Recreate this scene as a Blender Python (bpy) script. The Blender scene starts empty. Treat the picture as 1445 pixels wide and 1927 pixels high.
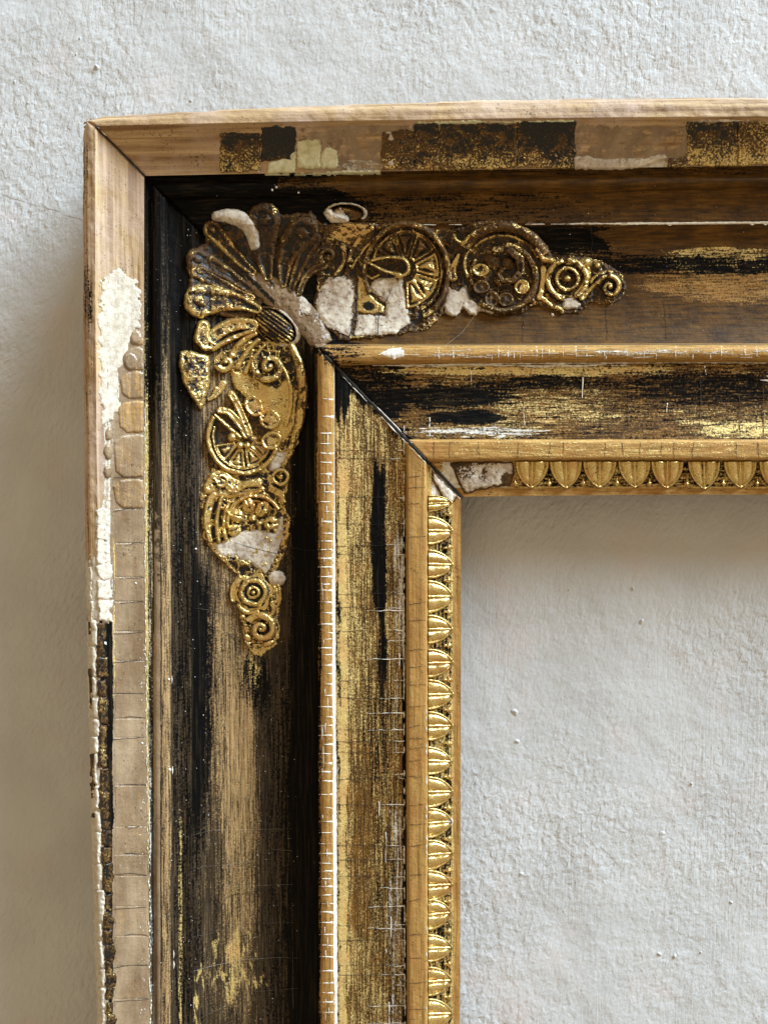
import bpy, math, random
import numpy as np
from mathutils import Vector, Matrix

# ------------------------------------------------------------------ camera, light, exposure
SC = bpy.context.scene
COL = SC.collection
S = 0.000225            # metres per design unit (the frame is designed in units of 0.225 mm)
RX, RY = 1445.0, 1927.0
FOC = 1390.0            # focal length in design units
HREF = 120.0
TX, TZ = 0.033, 0.042

F = np.array([-TX, 1.0, -TZ]); F /= np.linalg.norm(F)
R = np.cross(F, [0, 0, 1.0]); R /= np.linalg.norm(R)
U = np.cross(R, F)
CAMP = np.array([0, -HREF, 0]) - F * FOC

cam_d = bpy.data.cameras.new('camera')
cam = bpy.data.objects.new('camera', cam_d)
COL.objects.link(cam)
cam_d.sensor_fit = 'VERTICAL'
cam_d.sensor_height = 36.0
cam_d.lens = 36.0 * FOC / RY
cam_d.clip_start = 0.01
cam_d.clip_end = 50
Mx = Matrix(((R[0], U[0], -F[0], CAMP[0]*S), (R[1], U[1], -F[1], CAMP[1]*S), (R[2], U[2], -F[2], CAMP[2]*S), (0, 0, 0, 1)))
cam.matrix_world = Mx
cam_d.dof.use_dof = True
cam_d.dof.focus_distance = (FOC + 20) * S
cam_d.dof.aperture_fstop = 7.0
SC.camera = cam

SC.view_settings.view_transform = 'Standard'
SC.view_settings.look = 'None'
SC.view_settings.gamma = 1
SC.view_settings.exposure = 0.0

world = bpy.data.worlds.new("World")
SC.world = world
world.use_nodes = True
bg = world.node_tree.nodes['Background']
bg.inputs[0].default_value = (1.0, 0.79, 0.51, 1)
bg.inputs[1].default_value = 0.57

# one large window up and to the right of the picture
LD = np.array([2.35, -1.0, 2.75]); LD /= np.linalg.norm(LD)
ld = bpy.data.lights.new('window_light', 'AREA')
ld.shape = 'RECTANGLE'; ld.size = 1.4; ld.size_y = 3.6
ld.energy = 920
ld.color = (0.70, 0.86, 1.0)
lo = bpy.data.objects.new('window_light', ld)
COL.objects.link(lo)
lp = Vector(LD) * 5.0 + Vector((0.0, 0, 0.0))
lo.location = lp
lo.rotation_euler = (-Vector(LD)).to_track_quat('-Z', 'Y').to_euler()

# ------------------------------------------------------------------ maths helpers
rng = np.random.RandomState(7)
random.seed(5)

def W(px, py, h):
    """point of the photograph at height h above the wall -> design units (N,3)"""
    px = np.asarray(px, float); py = np.asarray(py, float); h = np.asarray(h, float)
    px, py, h = np.broadcast_arrays(px, py, h)
    u = px - RX/2; v = RY/2 - py
    d = F[None, :]*FOC + u.reshape(-1, 1)*R[None, :] + v.reshape(-1, 1)*U[None, :]
    t = (-h.reshape(-1) - CAMP[1]) / d[:, 1]
    return CAMP[None, :] + d * t[:, None]

_tab = rng.rand(257, 257)
def vnoise(x, y, seed=0):
    x = np.asarray(x, float) + seed*37.7; y = np.asarray(y, float) + seed*91.3
    xi = np.floor(x).astype(int); yi = np.floor(y).astype(int)
    fx = x - xi; fy = y - yi
    fx = fx*fx*(3-2*fx); fy = fy*fy*(3-2*fy)
    a = _tab[xi % 257, yi % 257]; b = _tab[(xi+1) % 257, yi % 257]
    c = _tab[xi % 257, (yi+1) % 257]; d = _tab[(xi+1) % 257, (yi+1) % 257]
    return (a*(1-fx)+b*fx)*(1-fy) + (c*(1-fx)+d*fx)*fy
def fbm(x, y, o=4, seed=0):
    s = 0; a = 0.5; t = 0
    for k in range(o):
        s = s + a*vnoise(x*2**k, y*2**k, seed+k*5); t += a; a *= 0.55
    return s/t
def sst(e0, e1, x):
    t = np.clip((x-e0)/(e1-e0), 0, 1); return t*t*(3-2*t)

# ------------------------------------------------------------------ moulding profile: h ; mitre x ; left x at y=1150, y=1927 ; top y at x=1000, x=1445
PROF = [
 (146, 157, 164, 184, 188, 185),
 (157, 159, 166, 187, 191, 188),
 (163, 166, 173, 194, 201, 198),
 (165, 179, 187, 206, 222, 219),
 (158, 188, 196, 214, 232, 229),
 (143, 212, 220, 235, 258, 254),
 (129, 245, 250, 262, 293, 288),
 (121, 272, 274, 285, 318, 312),
 (108, 277, 279, 289, 325, 322),
 (108, 284, 287, 293, 331, 330),
 (112, 291, 294, 298, 340, 336),
 (110, 303, 307, 309, 350, 344),
 (103, 313, 319, 325, 358, 351),
 (94, 318, 324, 329, 364, 357),
 (86, 338, 338, 342, 392, 388),
 (82, 364, 358, 362, 421, 417),
 (79, 367, 361, 365, 425, 421),
 (64, 400, 395, 397, 455, 452),
 (53, 440, 438, 440, 500, 498),
 (48, 480, 482, 484, 540, 539),
 (50, 520, 524, 526, 580, 579),
 (57, 555, 560, 563, 615, 614),
 (68, 583, 587, 590, 641, 640),
 (72, 591, 593, 596, 647, 646),
 (95, 595, 596, 599, 650, 649),
 (103, 600, 602, 605, 655, 654),
 (106, 612, 613, 617, 664, 663),
 (103, 624, 625, 629, 675, 674),
 (96, 628, 629, 632, 679, 678),
 (90, 630, 631, 634, 683, 682),
 (92, 634, 635, 638, 687, 686),
 (87, 665, 666, 669, 722, 721),
 (85, 700, 700, 703, 757, 756),
 (87, 735, 735, 737, 792, 791),
 (92, 760, 760, 762, 822, 821),
 (93, 764, 764, 766, 827, 827),
 (100, 767, 768, 769, 831, 831),
 (101, 784, 785, 786, 848, 848),
 (100, 801, 802, 803, 864, 864),
 (87, 805, 806, 806, 868, 868),
 (85, 812, 812, 812, 875, 875),
 (78, 848, 849, 849, 916, 916),
 (76, 853, 853, 853, 920, 920),
 (76, 867, 867, 865, 933, 931),
]
PH = np.array([p[0] for p in PROF], float)
PMX = np.array([p[1] for p in PROF], float)
MPX = [157, 179, 273, 597, 632, 765, 805, 868]
MPY = [222, 237, 332, 654, 690, 828, 870, 936]
PMY = np.interp(PMX, MPX, MPY)
NK = len(PROF)
# piecewise-quadratic coefficient fits of each profile line
LC = []; TC = []
for k, p in enumerate(PROF):
    LC.append(np.polyfit([PMY[k], 1150, 1927], [p[1], p[2], p[3]], 2))
    TC.append(np.polyfit([PMX[k], 1000, 1445], [PMY[k], p[4], p[5]], 2))
LC = np.array(LC); TC = np.array(TC)
LEND, TEND = 2350.0, 1950.0
def ext(c, t, lim):
    """quadratic inside the measured span, straight beyond it"""
    t = np.asarray(t, float); tc = np.minimum(t, lim)
    return c[0]*tc*tc + c[1]*tc + c[2] + (2*c[0]*lim + c[1])*(t-tc)*0.5
def xl(k, py): return ext(LC[k], py, 1927)
def yt(k, px): return ext(TC[k], px, 1445)

def hsurf(px, py, side=None):
    """height of the moulding's surface under photograph points"""
    px = np.asarray(px, float); py = np.asarray(py, float); shp = px.shape
    px = px.ravel(); py = py.ravel()
    XL = np.array([xl(k, py) for k in range(NK)]); YT = np.array([yt(k, px) for k in range(NK)])
    def look(Q, c):
        out = np.full(c.shape, PH[0])
        for k in range(NK-1):
            a = Q[k]; b = Q[k+1]
            f = (c-a)/np.maximum(b-a, 1e-3)
            m = (f >= 0) & (f <= 1)
            out[m] = (PH[k] + (PH[k+1]-PH[k])*f)[m]
        out[c > Q[-1]] = PH[-1]
        return out
    hl = look(XL, px); ht = look(YT, py)
    my = np.interp(px, MPX, MPY, left=-1)
    my = np.where(px < MPX[0], MPY[0]-(MPX[0]-px), my)
    my = np.where(px > MPX[-1], MPY[-1]+(px-MPX[-1]), my)
    left = py > my
    if side == 'L': left[:] = True
    if side == 'T': left[:] = False
    return np.where(left, hl, ht).reshape(shp)

# ------------------------------------------------------------------ mesh helpers
def mesh_obj(name, V, Fc, mats, parent=None, attrs=None, smooth=True, scale=True, midx=None):
    me = bpy.data.meshes.new(name)
    V = np.asarray(V, float)
    me.from_pydata((V*S if scale else V).tolist(), [], [list(map(int, f)) for f in Fc] if not isinstance(Fc, list) else Fc)
    if attrs:
        for an, av in attrs.items():
            a = me.attributes.new(an, 'FLOAT', 'POINT')
            a.data.foreach_set('value', np.asarray(av, np.float32).ravel())
    for m in (mats if isinstance(mats, (list, tuple)) else [mats]): me.materials.append(m)
    if smooth: me.polygons.foreach_set('use_smooth', [True]*len(me.polygons))
    if midx is not None: me.polygons.foreach_set('material_index', midx)
    me.update()
    o = bpy.data.objects.new(name, me)
    COL.objects.link(o)
    if parent is not None:
        o.parent = parent
        o.matrix_parent_inverse = pinv(parent)
    return o
_inv = {}
def pinv(p):
    return _inv.get(p.name, Matrix.Identity(4))
def grid_faces(nu, nv, flip=False):
    i = np.arange((nu-1))[:, None]; j = np.arange(nv-1)[None, :]
    a = (i*nv + j).ravel(); b = a+1; c = a+nv+1; d = a+nv
    f = np.stack([a, b, c, d] if not flip else [a, d, c, b], 1)
    return f

# ------------------------------------------------------------------ node helpers
class NT:
    def __init__(s, name):
        s.m = bpy.data.materials.new(name); s.m.use_nodes = True
        s.t = s.m.node_tree; s.n = s.t.nodes; s.b = s.n['Principled BSDF']
        tc = s.n.new('ShaderNodeTexCoord')
        s.pos = s.vmul(tc.outputs['Object'], (1/S, 1/S, 1/S))
    def link(s, a, i): s.t.links.new(a, i)
    def setin(s, i, v):
        if isinstance(v, (int, float, tuple)): i.default_value = v
        else: s.link(v, i)
    def vmul(s, v, k):
        n = s.n.new('ShaderNodeVectorMath'); n.operation = 'MULTIPLY'; s.setin(n.inputs[0], v); n.inputs[1].default_value = k; return n.outputs[0]
    def vadd(s, v, k):
        n = s.n.new('ShaderNodeVectorMath'); n.operation = 'ADD'; s.setin(n.inputs[0], v); s.setin(n.inputs[1], k); return n.outputs[0]
    def mt(s, op, a, b=0.0, c=None, clamp=False):
        n = s.n.new('ShaderNodeMath'); n.operation = op; n.use_clamp = clamp
        s.setin(n.inputs[0], a); s.setin(n.inputs[1], b)
        if c is not None: s.setin(n.inputs[2], c)
        return n.outputs[0]
    def noise(s, v, scale, det=4, rough=0.55, dist=0.0):
        n = s.n.new('ShaderNodeTexNoise'); s.link(v, n.inputs['Vector'])
        n.inputs['Scale'].default_value = scale; n.inputs['Detail'].default_value = det
        n.inputs['Roughness'].default_value = rough; n.inputs['Distortion'].default_value = dist
        return n.outputs['Fac']
    def voro(s, v, scale, feat='F1'):
        n = s.n.new('ShaderNodeTexVoronoi'); n.feature = feat; s.link(v, n.inputs['Vector']); n.inputs['Scale'].default_value = scale
        return n.outputs['Distance']
    def attr(s, name):
        n = s.n.new('ShaderNodeAttribute'); n.attribute_name = name; return n.outputs['Fac']
    def mix(s, f, a, b):
        n = s.n.new('ShaderNodeMix'); n.data_type = 'RGBA'; s.setin(n.inputs[0], f)
        s.setin(n.inputs[6], a if not isinstance(a, tuple) else (*a[:3], 1)); s.setin(n.inputs[7], b if not isinstance(b, tuple) else (*b[:3], 1)); return n.outputs[2]
    def mixf(s, f, a, b):
        n = s.n.new('ShaderNodeMix'); n.data_type = 'FLOAT'; s.setin(n.inputs[0], f); s.setin(n.inputs[2], a); s.setin(n.inputs[3], b); return n.outputs[0]
    def rng(s, v, a, b, c=0.0, d=1.0):
        n = s.n.new('ShaderNodeMapRange'); s.setin(n.inputs[0], v)
        n.inputs[1].default_value = a; n.inputs[2].default_value = b; n.inputs[3].default_value = c; n.inputs[4].default_value = d; return n.outputs[0]
    def bump(s, h, strength, dist, normal=None):
        n = s.n.new('ShaderNodeBump'); n.inputs['Strength'].default_value = strength; n.inputs['Distance'].default_value = dist
        s.link(h, n.inputs['Height'])
        if normal is not None: s.link(normal, n.inputs['Normal'])
        return n.outputs[0]

MASKS = ['gold', 'black', 'gesso', 'wood', 'size', 'tan']
def gilt(name, st, wood_st=None, bumpk=1.0, gloss=0.0, dull=False, gr=.42, gm=.38):
    """worn gilding: brown toning, gold leaf, black bole and painted shade, bare gesso, bare wood and glue size, each laid by a mask broken up by noise"""
    N = NT(name)
    sv = N.vmul(N.pos, st)
    def nz(seed, fs, ss, wS):
        a = N.noise(N.vadd(sv, (seed*13.1, seed*7.7, seed*3.3)), ss, 6, 0.70)
        b = N.noise(N.vadd(N.pos, (seed*31.1, seed*17.7, seed*23.3)), fs, 5, 0.66)
        c = N.mt('ADD', N.mt('MULTIPLY', a, wS), N.mt('MULTIPLY', b, 1-wS))
        return N.mt('MULTIPLY', N.mt('SUBTRACT', c, 0.5), 4.4)
    wS = 0.0 if st == (1, 1, 1) else 0.56
    n1 = nz(1, .30, .26, wS); n2 = nz(2, .22, .24, wS); n3 = nz(3, .22, .20, wS*1.2); n4 = nz(4, .05, .05, 0.2); n5 = nz(5, .34, .30, wS)
    mid = N.noise(N.pos, .018, 3); fine = N.noise(N.pos, .45, 4, .7)
    streak = N.noise(sv, .22, 4, .65)
    toned = N.mix(N.rng(mid, .35, .68), (.085, .038, .008), (.175, .080, .012))
    toned = N.mix(N.rng(streak, .34, .66), N.mix(0.75, toned, (.012, .007, .004)), toned)
    tanc = N.mix(N.rng(streak, .3, .7), (.20, .105, .028), (.56, .330, .105))
    tanc = N.mix(N.rng(mid, .42, .7), tanc, N.mix(.5, tanc, (.38, .17, .05)))
    if dull:
        hair = N.noise(N.vmul(N.pos, (1, 1, .02)), .55, 4, .7)
        toned = N.mix(N.rng(streak, .35, .65), (.007, .006, .005), (.045, .027, .012))
        toned = N.mix(N.rng(hair, .48, .60), toned, (.085, .058, .032))
        tanc = N.mix(N.rng(streak, .3, .7), (.22, .135, .060), (.50, .325, .150))
        tanc = N.mix(N.rng(hair, .40, .47), (.016, .012, .009), tanc)
    goldc = N.mix(N.rng(fine, .35, .7), (.42, .275, .068), (.95, .735, .33))
    goldc = N.mix(N.rng(mid, .5, .75), goldc, (.62, .37, .14))
    blackc = N.mix(N.rng(streak, .5, .75), (.003, .003, .003), (.030, .020, .011))
    gess = N.mix(N.rng(N.noise(N.pos, .10, 5, .7), .33, .55), (.30, .21, .15) if gloss else (.42, .34, .25) if wood_st else (.50, .42, .33), (.70, .63, .52) if gloss else ((.60, .54, .44) if wood_st else (.82, .78, .70)))
    gess = N.mix(N.rng(N.noise(N.pos, .022, 3), .40, .60), N.mix(.45 if gloss else .12, gess, (.28, .20, .15)), gess)
    ws = wood_st or st
    wv = N.vmul(N.pos, ws)
    wg = N.noise(N.vadd(wv, N.vmul(N.pos, (.002, .002, .002))), .10, 5, .6, .4)
    woodc = N.mix(N.rng(wg, .36, .64), (.22, .125, .058), (.54, .375, .205))
    woodc = N.mix(N.rng(N.noise(N.pos, .012, 3), .45, .7), woodc, N.mix(.5, woodc, (.55, .42, .36)))
    sizec = N.mix(N.rng(N.noise(N.vmul(N.pos, (1, 1, .35)), .022, 4, .6), .34, .66), (.175, .110, .060), (.330, .235, .145))
    sizec = N.mix(N.mt('MULTIPLY', N.rng(N.noise(N.pos, .10, 5, .7), .58, .72), .35), sizec, (.40, .33, .25))
    col = toned; rough = 0.58; met = 0.06
    fac = {}
    def lay(an, n, k, sharp, c, r, m):
        nonlocal col, rough, met
        f = N.mt('ADD', N.mt('MULTIPLY', N.mt('SUBTRACT', N.mt('ADD', N.attr(an), N.mt('MULTIPLY', n, k)), 0.5), sharp), 0.5, clamp=True)
        fac[an] = f
        col = N.mix(f, col, c); rough = N.mixf(f, rough, r); met = N.mixf(f, met, m)
    lay('wood', n4, .35, 5, woodc, .62, 0.0)
    lay('size', n4, .45, 6, sizec, .20, 0.0)
    lay('tan', n5, .85, 3.0, tanc, .55, 0.1)
    lay('gold', n1, .66, 4.5, goldc, gr, gm)
    lay('black', n2, .72, 5.0, blackc, .50 if not gloss else .34, 0.0)
    lay('gesso', n3, .55, 7, gess, .85, 0.0)
    # dark speckle and pits
    sp = N.mt('MULTIPLY', N.rng(N.mt('ADD', N.noise(N.pos, .26, 4, .65), N.mt('MULTIPLY', N.noise(N.pos, .03, 2), .35)), .80, .86), N.mt('SUBTRACT', 1.0, fac['gesso']))
    col = N.mix(N.mt('MULTIPLY', sp, .7), col, (.012, .008, .005))
    N.setin(N.b.inputs['Base Color'], col)
    N.setin(N.b.inputs['Roughness'], N.mt('ADD', rough, N.rng(fine, .3, .7, -.06, .10)))
    N.setin(N.b.inputs['Metallic'], met)
    relief = N.mt('ADD', N.mt('MULTIPLY', fac['gold'], .35), N.mt('MULTIPLY', fac['gesso'], .8))
    relief = N.mt('ADD', relief, N.mt('MULTIPLY', fine, .45))
    relief = N.mt('ADD', relief, N.mt('MULTIPLY', streak, .55))
    relief = N.mt('ADD', relief, N.mt('MULTIPLY', N.noise(N.pos, .09, 3), .9))
    N.setin(N.b.inputs['Normal'], N.bump(relief, .8*bumpk, 1.6*S))
    N.setin(N.b.inputs['Specular IOR Level'], N.mixf(fac['black'], N.mixf(fac['size'], .15+gloss*.6, .5), .05+gloss))
    return N.m

M_V = gilt('gilding_upright', (1, 1, .045))
M_H = gilt('gilding_level', (.09, 1, 1))
M_C = gilt('worn_cove_finish', (1, 1, .04), dull=True)
M_O = gilt('gilding_ornament', (1, 1, 1), bumpk=.7, gloss=.34, gr=.27, gm=.80)
M_L = gilt('burnished_leaf_gold', (1, 1, 1), bumpk=.5, gloss=.25, gr=.30, gm=.80)
M_WV = gilt('bare_wood_upright', (1, 1, .05), (1.2, 1.2, .035))
M_WH = gilt('bare_wood_level', (.05, 1, 1), (.035, 1.2, 1.2))

def plain(name, col, col2, rough=.8, sc=.1, bump=.4, met=0.0):
    N = NT(name)
    n = N.noise(N.pos, sc, 5, .65)
    N.setin(N.b.inputs['Base Color'], N.mix(N.rng(n, .35, .65), col, col2))
    N.b.inputs['Roughness'].default_value = rough; N.b.inputs['Metallic'].default_value = met
    N.setin(N.b.inputs['Normal'], N.bump(n, bump, 1.5*S))
    return N.m
M_WHITE = plain('white_gesso', (.66, .60, .50), (.84, .80, .72))
M_PALE = plain('yellowed_gesso', (.46, .43, .22), (.72, .69, .50), .8, .09)
M_DARK = plain('dark_gap', (.006, .005, .004), (.014, .010, .007), .7)
M_DUST = plain('dust', (.60, .57, .50), (.80, .77, .70))
M_BACK = plain('old_pine', (.22, .13, .06), (.34, .21, .11), .75, .05)

def plaster():
    N = NT('painted_plaster')
    p = N.pos
    wv = N.vadd(p, N.vmul(N.vadd(N.noise_v(p, .012) if hasattr(N, 'noise_v') else p, (0, 0, 0)), (0, 0, 0)))
    # wrinkled roller stipple leaning down to the right
    rot = N.n.new('ShaderNodeVectorRotate'); rot.rotation_type = 'Y_AXIS'; rot.inputs['Angle'].default_value = math.radians(-28)
    N.link(p, rot.inputs['Vector'])
    q = N.vmul(rot.outputs[0], (1.0, 1.0, .55))
    st1 = N.noise(q, .092, 2.0, .5, .40)
    st2 = N.noise(q, .19, 1.5, .5, .1)
    brush = N.noise(N.vmul(p, (1, 1, .03)), .34, 4, .6)
    dents = N.noise(p, .030, 2, .5, .2)
    big = N.noise(p, .004, 3)
    area = N.rng(N.noise(N.vadd(p, (400, 0, 900)), .0028, 3, .5), .40, .62)    # where the stipple is coarse
    a2 = N.rng(N.noise(N.vadd(p, (-900, 0, 300)), .0035, 2, .5), .50, .62)     # where brush strokes show
    h = N.mt('MULTIPLY', st1, N.mt('ADD', .26, N.mt('MULTIPLY', area, .72)))
    h = N.mt('ADD', h, N.mt('MULTIPLY', st2, .24))
    h = N.mt('ADD', h, N.mt('MULTIPLY', brush, N.mt('MULTIPLY', a2, .20)))
    h = N.mt('ADD', h, N.mt('MULTIPLY', dents, .22))
    chips = N.rng(N.noise(N.vadd(p, (77, 0, 55)), .03, 2, .4), .70, .735)
    h = N.mt('SUBTRACT', h, N.mt('MULTIPLY', chips, .0))
    nrm = N.bump(h, .85, 4.8*S)
    nrm = N.bump(N.noise(p, .0075, 2, .5), .3, 20*S, nrm)
    c = N.mix(N.rng(N.noise(p, .006, 3), .35, .65), (.495, .495, .495), (.555, .556, .558))
    c = N.mix(N.mt('MULTIPLY', N.rng(N.noise(N.vadd(p, (200, 0, 10)), .0075, 4, .6), .56, .72), .35), c, (.60, .49, .46))
    c = N.mix(N.mt('MULTIPLY', N.rng(N.noise(p, .05, 4, .6), .70, .76), .5), c, (.40, .34, .29))
    N.setin(N.b.inputs['Base Color'], c)
    N.b.inputs['Roughness'].default_value = .9
    N.b.inputs['Specular IOR Level'].default_value = .08
    N.setin(N.b.inputs['Normal'], nrm)
    return N.m
M_WALL = plaster()

# ------------------------------------------------------------------ the wall
WY = 34.0      # the wall lies behind the back of the frame
def build_wall():
    L = 9000.0
    o = mesh_obj('wall', [(-L, WY, -L), (L, WY, -L), (L, WY, L), (-L, WY, L)], [[0, 1, 2, 3]], M_WALL, smooth=False)
    o['kind'] = 'structure'; o['label'] = 'off white painted plaster wall with stippled surface'
    # nibs and drips standing off the plaster
    k = 0
    V = []; Fc = []
    for (px, py, r, hh) in [(183, 127, 8.5, 5), (1190, 1108, 7, 4), (1300, 1475, 5, 3.5), (151, 72, 4, 3), (144, 102, 3, 2.5), (1206, 1170, 9, 3.5), (53, 194, 4, 3),
                            (1240, 1795, 7, 3.5), (1268, 1800, 8, 3.5), (1318, 1792, 4, 3), (28, 155, 6, 2), (980, 1645, 10, 2.5), (968, 1340, 13, 3), (972, 1395, 9, 3), (1375, 1698, 6, 3), (360, 190, 4, 3), (1070, 1110, 4, 2.5), (1245, 1568, 11, 1.6)]:
        c = W(px, py, -WY)[0]
        r *= .62; hh *= .7
        n0 = len(V); nr, na = 5, 16
        ph = random.random()*6
        V.append((c[0], WY-hh*.75, c[2]))
        for i in range(1, nr+1):
            for j in range(na):
                a = j/na*2*math.pi
                rr = r*i/nr*(1+.22*math.sin(2*a+ph)+.12*math.sin(3*a+ph*2))
                y = -hh*(1-(i/nr)**2.2)*(1+.3*math.cos(a-1))
                V.append((c[0]+rr*math.cos(a), WY+(y if i < nr else .4), c[2]+rr*math.sin(a)))
        for j in range(na):
            Fc.append([n0, n0+1+j, n0+1+(j+1) % na])
        for i in range(nr-1):
            for j in range(na):
                a = n0+1+i*na+j; b = n0+1+i*na+(j+1) % na
                Fc.append([a, a+na, b+na, b])
    nb = mesh_obj('paint_nibs', V, Fc, M_WALL, o); nb['kind'] = 'stuff'
build_wall()
def wall_cracks():
    V = []; Fc = []
    for pts in [[(-40, 352), (0, 363), (40, 378), (90, 392), (150, 412), (200, 424)], [(1128, 12), (1134, 60), (1122, 110)], [(1128, 1592), (1150, 1612), (1172, 1636)], [(893, 1238), (910, 1250), (918, 1258)]]:
        P = []
        for (x0, y0), (x1, y1) in zip(pts[:-1], pts[1:]):
            for i in range(6): P.append((x0+(x1-x0)*i/6+random.uniform(-1.2, 1.2), y0+(y1-y0)*i/6+random.uniform(-1.2, 1.2)))
        P = np.array(P); w = np.array([random.uniform(.25, .8) for _ in P])
        A = W(P[:, 0], P[:, 1]-w, -WY+.35); B = W(P[:, 0]+w*.6, P[:, 1]+w, -WY+.35); n0 = len(V)
        for i in range(len(P)): V += [tuple(A[i]), tuple(B[i])]
        for i in range(len(P)-1): Fc.append([n0+2*i, n0+2*i+1, n0+2*i+3, n0+2*i+2])
    o = mesh_obj('hairline_cracks', V, Fc, plain('crack_grime', (.25, .22, .19), (.42, .39, .36)), bpy.data.objects['wall'], smooth=False); o['kind'] = 'stuff'
wall_cracks()

# ------------------------------------------------------------------ painted wear and shade masks in photograph units
def box(X, Y, x0, x1, y0, y1, s=12, v=1.0, sy=None):
    sy = sy or s
    return v*sst(x0-s, x0+s, X)*(1-sst(x1-s, x1+s, X))*sst(y0-sy, y0+sy, Y)*(1-sst(y1-sy, y1+sy, Y))
def ell(X, Y, cx, cy, rx, ry, v=1.0):
    d = np.sqrt(((X-cx)/rx)**2+((Y-cy)/ry)**2)
    return v*(1-sst(.5, 1.25, d))

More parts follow.
